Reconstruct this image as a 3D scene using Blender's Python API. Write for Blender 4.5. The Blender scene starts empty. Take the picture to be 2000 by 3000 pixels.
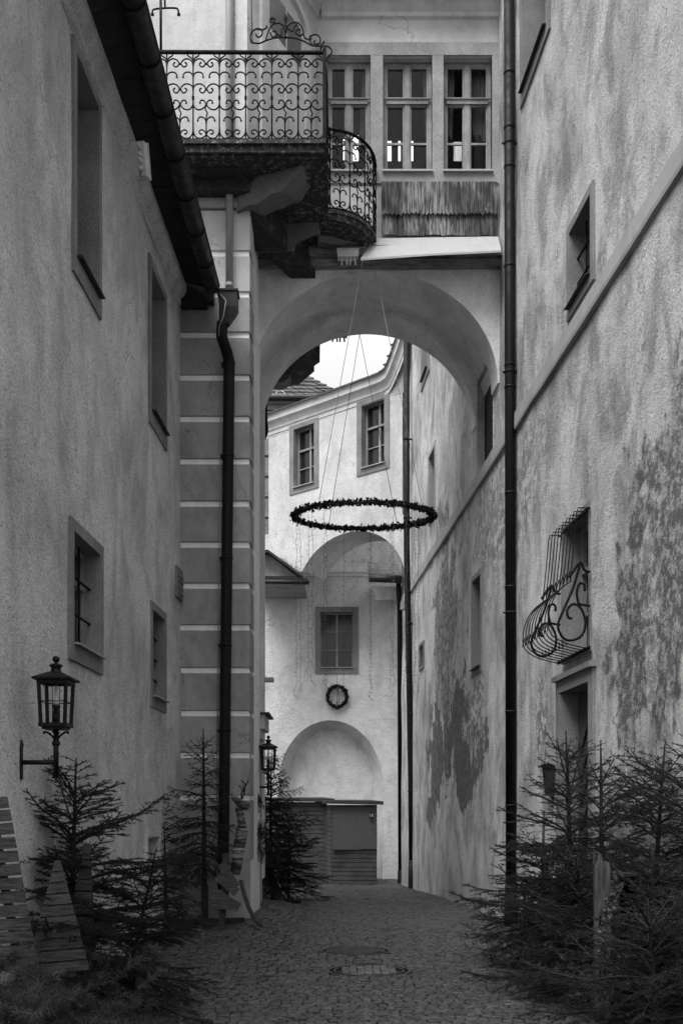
import bpy, math, random
import numpy as np
from mathutils import Vector, noise
R = math.radians
sc = bpy.context.scene
# ------------------------------------------------------------------ camera, sky, sun, exposure
EYE = 1.6
cd = bpy.data.cameras.new('camera'); cam = bpy.data.objects.new('camera', cd)
sc.collection.objects.link(cam); sc.camera = cam
cam.location = (0, 0, EYE); cam.rotation_euler = (R(90), 0, 0)
cd.sensor_fit = 'VERTICAL'; cd.sensor_height = 36; cd.sensor_width = 24; cd.lens = 36
cd.shift_y = 875/3000; cd.clip_end = 500; cd.clip_start = 0.05
w = bpy.data.worlds.new('World'); sc.world = w; w.use_nodes = True
nt = w.node_tree; nt.nodes.clear()
out = nt.nodes.new('ShaderNodeOutputWorld'); bg = nt.nodes.new('ShaderNodeBackground')
sky = nt.nodes.new('ShaderNodeTexSky'); sky.sky_type = 'NISHITA'; sky.sun_disc = False
SUN_EL, SUN_ROT = R(60), R(215)
sky.sun_elevation = SUN_EL; sky.sun_rotation = SUN_ROT; sky.dust_density = 6; sky.air_density = 2.0; sky.ozone_density = 0.3
bw = nt.nodes.new('ShaderNodeRGBToBW')
# an overcast sky: the sky texture is blended with an even cloud layer
mxw = nt.nodes.new('ShaderNodeMix'); mxw.data_type = 'RGBA'; mxw.inputs[0].default_value = 0.75
tcw = nt.nodes.new('ShaderNodeTexCoord'); spw = nt.nodes.new('ShaderNodeSeparateXYZ'); mrw = nt.nodes.new('ShaderNodeMapRange')
mrw.interpolation_type = 'SMOOTHSTEP'; mrw.inputs[1].default_value = .30; mrw.inputs[2].default_value = .95; mrw.inputs[3].default_value = 4.2; mrw.inputs[4].default_value = 18.0
nt.links.new(tcw.outputs['Generated'], spw.inputs[0]); nt.links.new(spw.outputs[2], mrw.inputs[0]); nt.links.new(mrw.outputs[0], mxw.inputs[7])
nt.links.new(sky.outputs[0], bw.inputs[0]); nt.links.new(bw.outputs[0], mxw.inputs[6])
nt.links.new(mxw.outputs[2], bg.inputs[0])
bg.inputs[1].default_value = 0.1
nt.links.new(bg.outputs[0], out.inputs[0])
sd = bpy.data.lights.new('sun', 'SUN'); sd.energy = 1.5; sd.angle = R(30); sd.color = (1, 1, 1)
so = bpy.data.objects.new('sun', sd); sc.collection.objects.link(so)
sdir = Vector((math.sin(SUN_ROT)*math.cos(SUN_EL), math.cos(SUN_ROT)*math.cos(SUN_EL), math.sin(SUN_EL)))
so.rotation_euler = sdir.to_track_quat('Z', 'Y').to_euler()
sc.view_settings.view_transform = 'Standard'; sc.view_settings.look = 'None'
sc.view_settings.exposure = 1.12; sc.view_settings.gamma = 1
sc.render.engine = 'CYCLES'
sc.cycles.max_bounces = 6; sc.cycles.diffuse_bounces = 4; sc.cycles.transparent_max_bounces = 8

# ------------------------------------------------------------------ helpers
rnd = random.Random(7)
F = 3000.0
def zat(py, Y): return EYE + (2375-py)*Y/F
def xat(px, Y): return (px-1000)*Y/F
def P(px, py, Y): return Vector((xat(px, Y), Y, zat(py, Y)))
def uR(px): return 10200.0/(px-792)
def uL(px): return 7620.0/(1090-px)
def ML(u, z, d=0): return Vector((-2.54+.03*u+d, u, z))
def MR(u, z, d=0): return Vector((3.4-.06933*u-d, u, z))
def MF(Y): return lambda u, z, d=0: Vector((u, Y-d, z))
def MB_(u, z, d=0): return Vector((u-.658*d, 26.554-.873*u-.753*d, z))
def uB(px):
    k = (px-1000)/F; return k*26.554/(1+.873*k)
def yB(px): return 26.554/(1+.873*(px-1000)/F)

class MB:
    def __init__(s): s.v = []; s.f = []; s.sm = []
    def add(s, vs, fs, smooth=False):
        o = len(s.v); s.v += [tuple(v) for v in vs]; s.f += [tuple(i+o for i in f) for f in fs]; s.sm += [smooth]*len(fs); return s
    def hexa(s, p): # 8 points: bottom 4, top 4
        return s.add(p, [(0,3,2,1),(4,5,6,7),(0,1,5,4),(1,2,6,5),(2,3,7,6),(3,0,4,7)])
    def box(s, c, d, rz=0, M=None):
        x, y, z = d[0]/2, d[1]/2, d[2]/2
        p = [(-x,-y,-z),(x,-y,-z),(x,y,-z),(-x,y,-z),(-x,-y,z),(x,-y,z),(x,y,z),(-x,y,z)]
        if M is not None: p = [Vector(c)+M@Vector(q) for q in p]
        else:
            cc, ss = math.cos(rz), math.sin(rz)
            p = [(c[0]+q[0]*cc-q[1]*ss, c[1]+q[0]*ss+q[1]*cc, c[2]+q[2]) for q in p]
        return s.hexa(p)
    def mbox(s, M, u0, u1, z0, z1, d0, d1):
        return s.hexa([M(u0,z0,d0),M(u1,z0,d0),M(u1,z0,d1),M(u0,z0,d1),M(u0,z1,d0),M(u1,z1,d0),M(u1,z1,d1),M(u0,z1,d1)])
    def beam(s, a, b, w, h, up=Vector((0,0,1))):
        a = Vector(a); b = Vector(b); t = (b-a).normalized(); sd = t.cross(up)
        if sd.length < 1e-4: sd = Vector((1,0,0))
        sd.normalize(); u = sd.cross(t)
        q = [(-1,-1),(1,-1),(1,1),(-1,1)]
        p = [a+sd*(i*w/2)+u*(j*h/2) for i, j in q]+[b+sd*(i*w/2)+u*(j*h/2) for i, j in q]
        return s.hexa(p)
    def prism(s, pts, off): # polygon + extrusion vector
        n = len(pts); off = Vector(off)
        return s.add([Vector(p) for p in pts]+[Vector(p)+off for p in pts],
                     [tuple(range(n))[::-1], tuple(range(n, 2*n))]+[(i,(i+1)%n,(i+1)%n+n,i+n) for i in range(n)])
    def tube(s, pts, r, n=6, caps=True, smooth=True):
        pts = [Vector(p) for p in pts]; m = len(pts)
        rr = r if isinstance(r, (list, tuple)) else [r]*m
        vs = []; prev = None
        for i, p in enumerate(pts):
            t = (pts[min(i+1,m-1)]-pts[max(i-1,0)])
            if t.length < 1e-9: t = Vector((0,0,1))
            t.normalize()
            if prev is None:
                a = Vector((0,0,1)) if abs(t.z) < .9 else Vector((1,0,0))
                nrm = t.cross(a).normalized()
            else:
                nrm = (prev - t*prev.dot(t))
                nrm = nrm.normalized() if nrm.length > 1e-6 else t.orthogonal().normalized()
            prev = nrm; b = t.cross(nrm)
            for k in range(n):
                an = 2*math.pi*(k+.5)/n
                vs.append(p+nrm*(math.cos(an)*rr[i])+b*(math.sin(an)*rr[i]))
        fs = [(i*n+k, i*n+(k+1)%n, (i+1)*n+(k+1)%n, (i+1)*n+k) for i in range(m-1) for k in range(n)]
        if caps: fs += [tuple(range(n))[::-1], tuple(range((m-1)*n, m*n))]
        return s.add(vs, fs, smooth)
    def lathe(s, c, prof, n=16, axis=None): # prof: (r, z)
        vs = []; c = Vector(c)
        for r_, z_ in prof:
            for k in range(n):
                a = 2*math.pi*k/n; vs.append(c+Vector((r_*math.cos(a), r_*math.sin(a), z_)))
        m = len(prof)
        fs = [(i*n+k, i*n+(k+1)%n, (i+1)*n+(k+1)%n, (i+1)*n+k) for i in range(m-1) for k in range(n)]
        fs += [tuple(range(n))[::-1], tuple(range((m-1)*n, m*n))]
        return s.add(vs, fs, n > 8)
    def build(s, name, mat, parent=None):
        me = bpy.data.meshes.new(name)
        off = Vector((0,0,0)); q = parent
        while q is not None: off += q.location; q = q.parent
        me.from_pydata([(v[0]-off.x, v[1]-off.y, v[2]-off.z) for v in s.v], [], s.f)
        me.polygons.foreach_set('use_smooth', s.sm); me.update()
        if isinstance(mat, (list, tuple)):
            for m in mat: me.materials.append(m)
        else: me.materials.append(mat)
        o = bpy.data.objects.new(name, me); sc.collection.objects.link(o)
        if parent is not None: o.parent = parent
        return o
def thing(name, loc, label, cat, group=None):
    o = bpy.data.objects.new(name, None); sc.collection.objects.link(o); o.location = loc; o.empty_display_size = .1
    o['label'] = label; o['category'] = cat
    if group: o['group'] = group
    return o
def tag(o, label, cat, group=None):
    o['label'] = label; o['category'] = cat
    if group: o['group'] = group
    return o
def struct(o): o['kind'] = 'structure'; return o
def smooth_pts(pts, k=4):
    pts = [Vector(p) for p in pts]; o = []
    for i in range(len(pts)-1):
        p0 = pts[max(i-1,0)]; p1 = pts[i]; p2 = pts[i+1]; p3 = pts[min(i+2,len(pts)-1)]
        for j in range(k):
            t = j/k
            o.append(.5*((2*p1)+(p2-p0)*t+(2*p0-5*p1+4*p2-p3)*t*t+(3*p1-p0-3*p2+p3)*t**3))
    o.append(pts[-1]); return o

# ------------------------------------------------------------------ materials
def nmat(name):
    m = bpy.data.materials.new(name); m.use_nodes = True; t = m.node_tree
    return m, t, t.nodes['Principled BSDF']
def N(t, ty, **kw):
    n = t.nodes.new(ty)
    for k, v in kw.items(): setattr(n, k, v)
    return n
def math_(t, op, a, b=None, clamp=False):
    n = N(t, 'ShaderNodeMath', operation=op); n.use_clamp = clamp
    for i, x in enumerate((a, b)):
        if x is None: continue
        if isinstance(x, (int, float)): n.inputs[i].default_value = x
        else: t.links.new(x, n.inputs[i])
    return n.outputs[0]
def ramp(t, x, a, b, lo=0, hi=1):
    n = N(t, 'ShaderNodeMapRange'); n.interpolation_type = 'SMOOTHSTEP'
    t.links.new(x, n.inputs[0]); n.inputs[1].default_value = a; n.inputs[2].default_value = b
    n.inputs[3].default_value = lo; n.inputs[4].default_value = hi
    return n.outputs[0]
def pos(t, sc_=(1,1,1), loc=False):
    if loc: src = N(t, 'ShaderNodeTexCoord').outputs['Object']
    else: src = N(t, 'ShaderNodeNewGeometry').outputs['Position']
    n = N(t, 'ShaderNodeVectorMath', operation='MULTIPLY'); t.links.new(src, n.inputs[0]); n.inputs[1].default_value = sc_
    return n.outputs[0]
def noi(t, v, s, d=4, r=.55, dist=0):
    n = N(t, 'ShaderNodeTexNoise'); t.links.new(v, n.inputs['Vector']); n.inputs['Scale'].default_value = s
    n.inputs['Detail'].default_value = d; n.inputs['Roughness'].default_value = r; n.inputs['Distortion'].default_value = dist
    return n.outputs[0]
def mixf(t, f, a, b):
    n = N(t, 'ShaderNodeMix', data_type='FLOAT')
    for i, x in zip((0,2,3), (f, a, b)):
        if isinstance(x, (int, float)): n.inputs[i].default_value = x
        else: t.links.new(x, n.inputs[i])
    return n.outputs[0]
def grey(t, x, bsdf):
    n = N(t, 'ShaderNodeCombineColor'); 
    for i in range(3): t.links.new(x, n.inputs[i])
    t.links.new(n.outputs[0], bsdf.inputs['Base Color'])
def bump(t, h, bsdf, st, dist):
    n = N(t, 'ShaderNodeBump'); n.inputs['Strength'].default_value = st; n.inputs['Distance'].default_value = dist
    t.links.new(h, n.inputs['Height']); t.links.new(n.outputs[0], bsdf.inputs['Normal'])
def blob(t, c, r, wob=None):
    p = N(t, 'ShaderNodeNewGeometry').outputs['Position']
    a = N(t, 'ShaderNodeVectorMath', operation='SUBTRACT'); t.links.new(p, a.inputs[0]); a.inputs[1].default_value = c
    b = N(t, 'ShaderNodeVectorMath', operation='DIVIDE'); t.links.new(a.outputs[0], b.inputs[0]); b.inputs[1].default_value = r
    l = N(t, 'ShaderNodeVectorMath', operation='LENGTH'); t.links.new(b.outputs[0], l.inputs[0])
    x = l.outputs['Value']
    if wob is not None: x = math_(t, 'ADD', x, wob)
    return x
def plaster(name, base, rough=.35, fine=60, st=.5, dist=.02, stain=.25, streak=.2, blobs=(), low_dark=0, pits=0, low=None):
    m, t, b = nmat(name)
    p = pos(t)
    big = noi(t, pos(t, (1,1,.8)), .8, 6, .62, .3)
    strk = noi(t, pos(t, (1.0,1.0,.55)), 1.9, 7, .68, .5)
    med = noi(t, p, 5, 6, .7)
    fn = noi(t, p, fine, 4, .75)
    v = math_(t, 'MULTIPLY', ramp(t, big, .36, .62, 1-stain, 1+stain*.3), ramp(t, strk, .44, .64, 1+streak*.2, 1-streak))
    v = math_(t, 'MULTIPLY', v, ramp(t, med, .3, .6, .92, 1.04))
    v = math_(t, 'MULTIPLY', v, ramp(t, fn, .36, .50, 1-rough*.5, 1.04))
    v = math_(t, 'MULTIPLY', v, base*1.12)
    hgt = math_(t, 'ADD', math_(t, 'MULTIPLY', fn, .8), math_(t, 'MULTIPLY', noi(t, p, fine*.3, 5, .65, .6), 1.1))
    for (c, r, col, edge, st_, sp) in blobs:
        w1 = math_(t, 'ADD', math_(t, 'MULTIPLY', noi(t, pos(t, (1,.75,.8)), sp, 8, .66, .25), 1), math_(t, 'MULTIPLY', noi(t, pos(t, (1,.9,.25)), sp*3, 4, .6), .35))
        w1 = math_(t, 'MULTIPLY', math_(t, 'SUBTRACT', w1, .67), st_*3.4)
        x = ramp(t, blob(t, c, r, w1), 1.0-edge, 1.0+edge*.3, 1, 0)
        g = noi(t, p, 7.5, 9, .8)
        inner = math_(t, 'MULTIPLY', ramp(t, g, .47, .57, .65, 1.0+min(edge,.3)*4.0), col)
        v = mixf(t, x, v, inner)
    if low_dark:  # colour gets darker towards the ground, with an uneven edge
        z = N(t, 'ShaderNodeSeparateXYZ'); t.links.new(p, z.inputs[0])
        lw = math_(t, 'ADD', z.outputs[2], math_(t, 'MULTIPLY', strk, 2.4))
        v = math_(t, 'MULTIPLY', v, ramp(t, lw, 1.0, 2.2, 1-low_dark, 1))
    if pits:
        vo = N(t, 'ShaderNodeTexVoronoi'); t.links.new(p, vo.inputs['Vector']); vo.inputs['Scale'].default_value = 13
        pm = math_(t, 'MULTIPLY', ramp(t, vo.outputs[0], .08, .2, 1, 0), ramp(t, noi(t, pos(t,(1,1,.8)), 1.4, 4, .7), .5, .62))
        v = mixf(t, math_(t, 'MULTIPLY', pm, pits), v, base*.3)
    # hairline cracks
    cr_ = N(t, 'ShaderNodeTexVoronoi'); cr_.feature = 'DISTANCE_TO_EDGE'; cr_.inputs['Scale'].default_value = .55
    wv = N(t, 'ShaderNodeVectorMath', operation='ADD'); t.links.new(pos(t, (1,1,.6)), wv.inputs[0])
    nn_ = N(t, 'ShaderNodeTexNoise'); t.links.new(p, nn_.inputs['Vector']); nn_.inputs['Scale'].default_value = 2.2; nn_.inputs['Detail'].default_value = 6
    t.links.new(nn_.outputs['Color'], wv.inputs[1]); t.links.new(wv.outputs[0], cr_.inputs['Vector'])
    cm = math_(t, 'MULTIPLY', ramp(t, cr_.outputs['Distance'], .002, .007, 1, 0), ramp(t, big, .5, .6))
    v = mixf(t, math_(t, 'MULTIPLY', cm, .55), v, base*.35)
    grey(t, v, b); b.inputs['Roughness'].default_value = .95
    bump(t, hgt, b, st, dist); return m
def stone(name, base, grain=90, var=.35, st=.5, dist=.01, rough=.9, mid=0):
    m, t, b = nmat(name); p = pos(t)
    b.inputs['Specular IOR Level'].default_value = .35
    v = math_(t, 'MULTIPLY', ramp(t, noi(t, p, grain, 2, .7), .3, .7, 1-var, 1+var*.5), ramp(t, noi(t, p, 2.5, 5, .6), .25, .75, .75, 1.15))
    if mid: v = math_(t, 'MULTIPLY', v, ramp(t, noi(t, p, 8, 3, .8), .35, .65, 1-mid, 1+mid))
    grey(t, math_(t, 'MULTIPLY', v, base), b); b.inputs['Roughness'].default_value = rough
    bump(t, noi(t, p, grain*.6, 4, .7), b, st, dist); return m
def mossy(name, lo, hi, s=9):
    m, t, b = nmat(name); p = pos(t)
    n1 = noi(t, p, s, 8, .75); n2 = noi(t, p, s*6, 3, .7)
    v = mixf(t, ramp(t, n1, .5, .68), lo, hi); v = math_(t, 'MULTIPLY', v, ramp(t, n2, .3, .7, .6, 1.3))
    grey(t, v, b); b.inputs['Roughness'].default_value = .95; bump(t, math_(t,'ADD',n1,math_(t,'MULTIPLY',n2,.4)), b, .8, .04); return m
def metal(name, base, rough=.5, spec=.5, scratch=.15):
    m, t, b = nmat(name); p = pos(t)
    v = math_(t, 'MULTIPLY', ramp(t, noi(t, pos(t,(6,6,1)), 5, 5, .7), .25, .75, 1-scratch, 1+scratch), base)
    grey(t, v, b); t.links.new(ramp(t, noi(t, p, 9, 4), .3, .7, rough-.1, rough+.15), b.inputs['Roughness'])
    b.inputs['Specular IOR Level'].default_value = spec; bump(t, noi(t, p, 60, 3), b, .15, .004); return m
def wood(name, base, ax=(1.5,1.5,14), var=.4, st=.5, rough=.8, loc=False):
    m, t, b = nmat(name); p = pos(t, ax, loc)
    g = noi(t, p, 3, 6, .65, .4); g2 = noi(t, p, 12, 3, .6); k = noi(t, pos(t, (1,1,1), loc), 2.3, 4, .6)
    v = math_(t, 'MULTIPLY', ramp(t, g, .3, .7, 1-var, 1+var*.6), ramp(t, g2, .3, .7, .85, 1.1))
    v = math_(t, 'MULTIPLY', v, ramp(t, k, .3, .7, .75, 1.2))
    grey(t, math_(t, 'MULTIPLY', v, base), b); b.inputs['Roughness'].default_value = rough; b.inputs['Specular IOR Level'].default_value = .2
    bump(t, g, b, st, .01); return m
def flat(name, base, rough=.6, spec=.5):
    m, t, b = nmat(name); grey(t, math_(t, 'MULTIPLY', ramp(t, noi(t, pos(t), 14, 4), .2, .8, .88, 1.1), base), b)
    b.inputs['Roughness'].default_value = rough; b.inputs['Specular IOR Level'].default_value = spec; return m
def glassmat(name):
    m, t, b = nmat(name); t.nodes.remove(b); o = t.nodes['Material Output']
    tr = N(t, 'ShaderNodeBsdfTransparent'); gl = N(t, 'ShaderNodeBsdfGlossy'); gl.inputs['Roughness'].default_value = .03
    fr = N(t, 'ShaderNodeFresnel'); fr.inputs[0].default_value = 1.30; mx = N(t, 'ShaderNodeMixShader')
    t.links.new(fr.outputs[0], mx.inputs[0]); t.links.new(tr.outputs[0], mx.inputs[1]); t.links.new(gl.outputs[0], mx.inputs[2]); t.links.new(mx.outputs[0], o.inputs[0]); return m

M_left = plaster('roughcast_left', .74, .85, 48, 1.0, .05, .20, .22)
zc = lambda py, Y: zat(py, Y)
def cR(px, py): u = uR(px); return tuple(MR(u, zat(py, u)))
M_right = plaster('old_plaster_right', .55, .85, 46, 1.0, .05, .26, .42, low_dark=.22, blobs=(
    (cR(1480, 1500), (1.4, 2.6, 1.2), .32, .9, 1.0, 1.6),
    (cR(1900, 1830), (1.0, 1.0, 1.3), .16, .3, 1.4, 1.7),
    (cR(1900, 1700), (1.0, .28, .62), .46, .1, .5, 2.2),
    (cR(1905, 1960), (1.0, .14, .5), .46, .1, .4, 2.2),
    (cR(1990, 1560), (1.0, .8, 1.1), .22, .35, 1.3, 1.8),
    (cR(1830, 2090), (1.0, .30, .36), .19, .5, 1.0, 2.4),
    (cR(1590, 2150), (1.0, .45, .9), .30, .8, 1.0, 2.0),
    (cR(1310, 1850), (1.4, 1.5, 2.0), .22, .2, 1.35, 1.1),
    (cR(1350, 2190), (1.4, 1.7, 1.1), .15, .05, 1.0, 1.2),
    (cR(1275, 2240), (1.4, 1.1, 1.2), .19, .06, 1.1, 1.2),
    (cR(1385, 2080), (1.4, 1.0, .8), .34, .5, 1.2, 1.4)))
M_arch = plaster('smooth_plaster_arch', .62, .35, 34, .6, .02, .12, .14, pits=.3)
M_white = plaster('white_plaster', .46, .25, 50, .4, .01, .1, .12)
M_joint_w = plaster('pale_joint', .78, .1, 50, .3, .008, .08, .1)
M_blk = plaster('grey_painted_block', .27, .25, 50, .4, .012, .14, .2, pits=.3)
M_blk_lit = plaster('lit_painted_block', .46, .12, 50, .3, .008, .08, .1)  # paler copy of the block grey: brighter light on the top courses painted in
M_bridge = plaster('white_plaster_bridge', .48, .3, 24, .6, .025, .12, .15, pits=.9)
M_back = plaster('white_plaster_back', .58, .12, 34, .8, .04, .14, .14)
M_trim = plaster('painted_trim', .50, .1, 60, .2, .006, .12, .15)
M_band = plaster('smooth_band', .28, .1, 60, .25, .008, .1, .12)
M_stone = stone('granite', .23)
M_stoned = stone('dark_granite', .2)
M_stonel = stone('light_granite', .36)
M_quoin = stone('rough_quoin', .24, 30, .5, .9, .03)
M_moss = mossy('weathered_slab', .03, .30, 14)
M_mossy = mossy('dark_stone', .025, .11, 6)  # mottled dark grey for the balcony soffit and far balcony slab
M_corb = stone('corbel_stone', .17, 50, .3, .7, .015)
M_iron = metal('wrought_iron', .005, .7, .15)
M_gut = metal('dark_gutter', .018, .5, .3)
M_pipe = metal('dark_pipe', .007, .55, .18, .1)
M_gpipe = metal('grey_pipe', .28, .5, .4)
M_cast = metal('cast_pipe_foot', .04, .7, .2)
M_flash = metal('pale_flashing', .40, .5, .4, .06)
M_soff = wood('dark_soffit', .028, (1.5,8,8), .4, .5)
M_beam = wood('old_beam', .24, (1.2,10,22), .55, 1.0)
M_win = wood('window_paint', .30, (14,14,1.5), .18, .3, .6)
M_winf = wood('far_window_paint', .26, (14,14,1.5), .18, .3, .6)
M_wind = wood('window_paint_dark', .16, (14,14,1.5), .18, .3, .6)
M_pane = flat('dark_pane', .015, .08, .5)
M_glass = glassmat('clear_glass')
M_int = flat('dark_interior', .13, .9)
M_curt = flat('curtain', .28, .9)
M_tile = mossy('roof_tile', .06, .13, 6)
M_door = wood('door_wood', .085, (10,10,1.5), .3, .4)
M_hut = wood('hut_boards', .075, (2,2,30), .4, .5)
M_hutd = wood('hut_roof_boards', .05, (2,2,20), .4, .5)
M_shut = flat('shutter_board', .085, .9, .1)
M_slat = wood('weathered_slat', .10, (3,3,26), .6, .8)
M_slatd = wood('weathered_slat_dark', .055, (3,3,26), .6, .8)
M_post = wood('weathered_post', .075, (16,16,2), .5, .7)
M_postd = wood('dark_post', .03, (16,16,2), .5, .7)
M_cab = wood('cabinet_wood', .022, (16,16,2), .4, .4)
M_bark = wood('fir_bark', .022, (14,14,3), .5, .8, loc=True)
M_cob = stone('cobble', .052, 45, .5, .8, .01, .55, .45)
M_joint = stone('joint_dirt', .014, 60, .4, .5, .01, .95)
M_lamp = metal('lantern_black', .005, .5, .25)
M_bulb = flat('bulb_glass', .6, .3)
M_plast = flat('pale_plastic', .55, .5)
M_shing = None
def needle_mat(name, a, b_):
    m, t, b = nmat(name); n = noi(t, pos(t, (1,1,1), True), 7, 3, .6)
    grey(t, ramp(t, n, .3, .7, a, b_), b); b.inputs['Roughness'].default_value = .7; b.inputs['Specular IOR Level'].default_value = .2; return m
M_need = needle_mat('fir_needles', .009, .034)
M_need2 = needle_mat('fir_needles_dry', .02, .09)
M_ivy = needle_mat('ivy_leaf', .006, .018)
M_ivyl = needle_mat('ivy_leaf_pale', .05, .12)
M_wire = flat('dark_wire', .05, .6)
M_wirel = flat('pale_rope', .45, .7)
M_leaf = flat('dead_leaf', .03, .8)

def shingle_mat():
    m, t, b = nmat('weathered_shingle'); p = pos(t)
    s = noi(t, pos(t, (20,20,1.0)), 2.2, 7, .7); k = noi(t, pos(t,(2,2,1)), 1.6, 4)
    v = math_(t, 'MULTIPLY', ramp(t, s, .40, .62, .03, .27), ramp(t, k, .38, .62, .3, 1.2))
    fl = math_(t, 'MULTIPLY', ramp(t, noi(t, pos(t,(10,10,2.2)), 4, 4, .8), .6, .66), ramp(t, blob(t, tuple(P(1425, 590, 15.1)), (.2,.3,.3)), .4, 1, 1, 0))
    v = mixf(t, fl, v, .75)
    grey(t, v, b); b.inputs['Roughness'].default_value = .9; bump(t, s, b, .6, .008); return m
M_shing = shingle_mat()
def birch_mat():
    m, t, b = nmat('birch_bark')
    n = noi(t, pos(t, (2,2,16)), 2.0, 4, .7)
    grey(t, ramp(t, n, .44, .62, .04, .30), b); b.inputs['Roughness'].default_value = .8; return m
M_birch = birch_mat()

# ------------------------------------------------------------------ ground
def gz(x, y):
    b = 0.0
    if y > 14: b -= .018*min(y-14, 6)
    if y > 20: b -= .038*min(y-20, 5)
    if y > 25: b -= .02*min(y-25, 2)
    if y < 17.3:
        k = min(1, max(0, (-x-.35)/.9)); k = k*k*(3-2*k)
        q = min(1, max(0, (y-8)/4)); b += .16*k*q
    return b
g = MB(); nx, ny = 40, 80
xs = [-60,-20,-8,-5]+[-4+i*.25 for i in range(33)]+[6,10,25,60]
ys = [-40,-10,0,3]+[4+i*.4 for i in range(66)]+[34,45,80,150]
for y in ys:
    for x in xs: g.v.append((x, y, gz(x, y)-.022+.008*noise.noise((x*.9,y*.9,0))))
W_ = len(xs)
for j in range(len(ys)-1):
    for i in range(W_-1): g.f.append((j*W_+i, j*W_+i+1, (j+1)*W_+i+1, (j+1)*W_+i)); g.sm.append(True)
struct(g.build('ground', M_joint))
# cobblestones laid as real stones
st = MB(); y = 6.3; row = 0
covers = ((xat(1041, 11.7), 11.7, .40), (xat(1080, 10.25), 10.25, .42))
while y < 29.3:
    sz = .090 if y < 20 else .10
    x = -2.7+rnd.random()*.1
    xr = 3.5-.0693*y
    while x < xr:
        wd = sz*(.8+.45*rnd.random()); bow = .035*math.cos(x*3.2)
        cx, cy = x+wd/2, y+bow
        inside = any((cx-a)**2+(cy-b)**2 < (r_+.02)**2 for a, b, r_ in covers)
        if not inside:
            h = gz(cx, cy)+.014*rnd.random()+.014*noise.noise((cx*1.1, cy*1.1, 3))
            tx, ty = rnd.uniform(-.09,.09), rnd.uniform(-.12,.12)
            rot = rnd.uniform(-.12,.12); a = wd/2*.96; b = sz/2*.95
            vs = []
            for (sx, k, dz) in ((1.0,1.0,-.03),(.97,.97,-.008),(.74,.72,.0)):
                for (i, j) in ((-1,-1),(1,-1),(1,1),(-1,1)):
                    lx, ly = i*a*sx*(1+rnd.uniform(-.07,.07)), j*b*k*(1+rnd.uniform(-.07,.07))
                    px_, py_ = lx*math.cos(rot)-ly*math.sin(rot), lx*math.sin(rot)+ly*math.cos(rot)
                    vs.append((cx+px_, cy+py_, h+dz+tx*lx+ty*ly))
            fs = [(8,9,10,11)]+[(l*4+q, l*4+(q+1)%4, (l+1)*4+(q+1)%4, (l+1)*4+q) for l in (0,1) for q in range(4)]
            st.add(vs, fs, False)
        x += wd
    y += sz*(.97+.08*rnd.random()); row += 1
struct(st.build('cobblestone_paving', M_cob))
# manhole covers
for i, (cx, cy, r_) in enumerate(covers):
    t = thing('manhole_cover', (cx, cy, 0), 'round ribbed cast iron manhole cover, the farther one' if i == 0 else 'round manhole cover filled with cobbles, the nearer one', 'manhole cover', 'manhole covers in the paving')
    m = MB(); h = gz(cx, cy)
    for (ra, rb, z0, z1) in ((r_*.94, r_, -.03, .003), (r_*.80, r_*.84, -.03, .004)):
        vs = []; n = 48
        for k in range(n):
            a = 2*math.pi*k/n
            for rr, zz in ((ra,z0),(ra,z1),(rb,z1),(rb,z0)): vs.append((cx+rr*math.cos(a), cy+rr*math.sin(a), h+zz))
        fs = [(k*4+q, k*4+(q+1)%4, ((k+1)%n)*4+(q+1)%4, ((k+1)%n)*4+q) for k in range(n) for q in range(3)]
        m.add(vs, fs)
    m.build('rim', M_cob, t)
    m = MB()
    if i == 0:
        m.lathe((cx,cy,h), [(r_*.8,-.03),(r_*.8,-.001),(0.01,-.001)], 40)
        for k in range(-7, 8):
            yy = k*.04; hw = math.sqrt(max(0, (r_*.74)**2-yy*yy))
            if hw > .02: m.box((cx, cy+yy, h+.004), (2*hw, .016, .006))
        m.build('ribbed_plate', M_cob, t)
    else:
        for a in range(-4, 5):
            for b in range(-4, 5):
                x_, y_ = a*.078+rnd.uniform(-.006,.006), b*.078
                if math.hypot(x_, y_) < r_*.70: m.box((cx+x_, cy+y_, h-.006+rnd.uniform(-.003,.004)), (.068,.066,.03), rnd.uniform(-.1,.1))
        m.build('cobble_infill', stone('infill_cobble', .12, 45, .45), t)

# ------------------------------------------------------------------ wall builder
def wall_mesh(M, u0, u1, z0, z1, holes, depth=.3, step=.25, amp=.008, seed=0):
    def cuts(a, b, hs):
        c = {a, b}
        for h in hs: c |= {v for v in h if a < v < b}
        c = sorted(c); o = []
        for i in range(len(c)-1):
            n = max(1, int(math.ceil((c[i+1]-c[i])/step)))
            o += [c[i]+(c[i+1]-c[i])*k/n for k in range(n)]
        return o+[c[-1]]
    us = cuts(u0, u1, [(h[0],h[1]) for h in holes]); zs = cuts(z0, z1, [(h[2],h[3]) for h in holes])
    m = MB()
    for z in zs:
        for u in us:
            d = amp*(noise.noise((u*.8+seed, z*.8, seed))*1.6+.5*noise.noise((u*2.5, z*2.5, seed+4)))
            m.v.append(tuple(M(u, z, d)))
    W = len(us)
    for j in range(len(zs)-1):
        for i in range(W-1):
            cu, cz = (us[i]+us[i+1])/2, (zs[j]+zs[j+1])/2
            if any(h[0] < cu < h[1] and h[2] < cz < h[3] for h in holes): continue
            m.f.append((j*W+i, j*W+i+1, (j+1)*W+i+1, (j+1)*W+i)); m.sm.append(True)
    for h in holes:
        a, b, c, d = h[:4]
        for (p, q) in (((a,c),(b,c)),((b,c),(b,d)),((b,d),(a,d)),((a,d),(a,c))):
            m.add([M(p[0],p[1],amp), M(q[0],q[1],amp), M(q[0],q[1],-depth), M(p[0],p[1],-depth)], [(0,1,2,3)])
    return m
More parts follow.
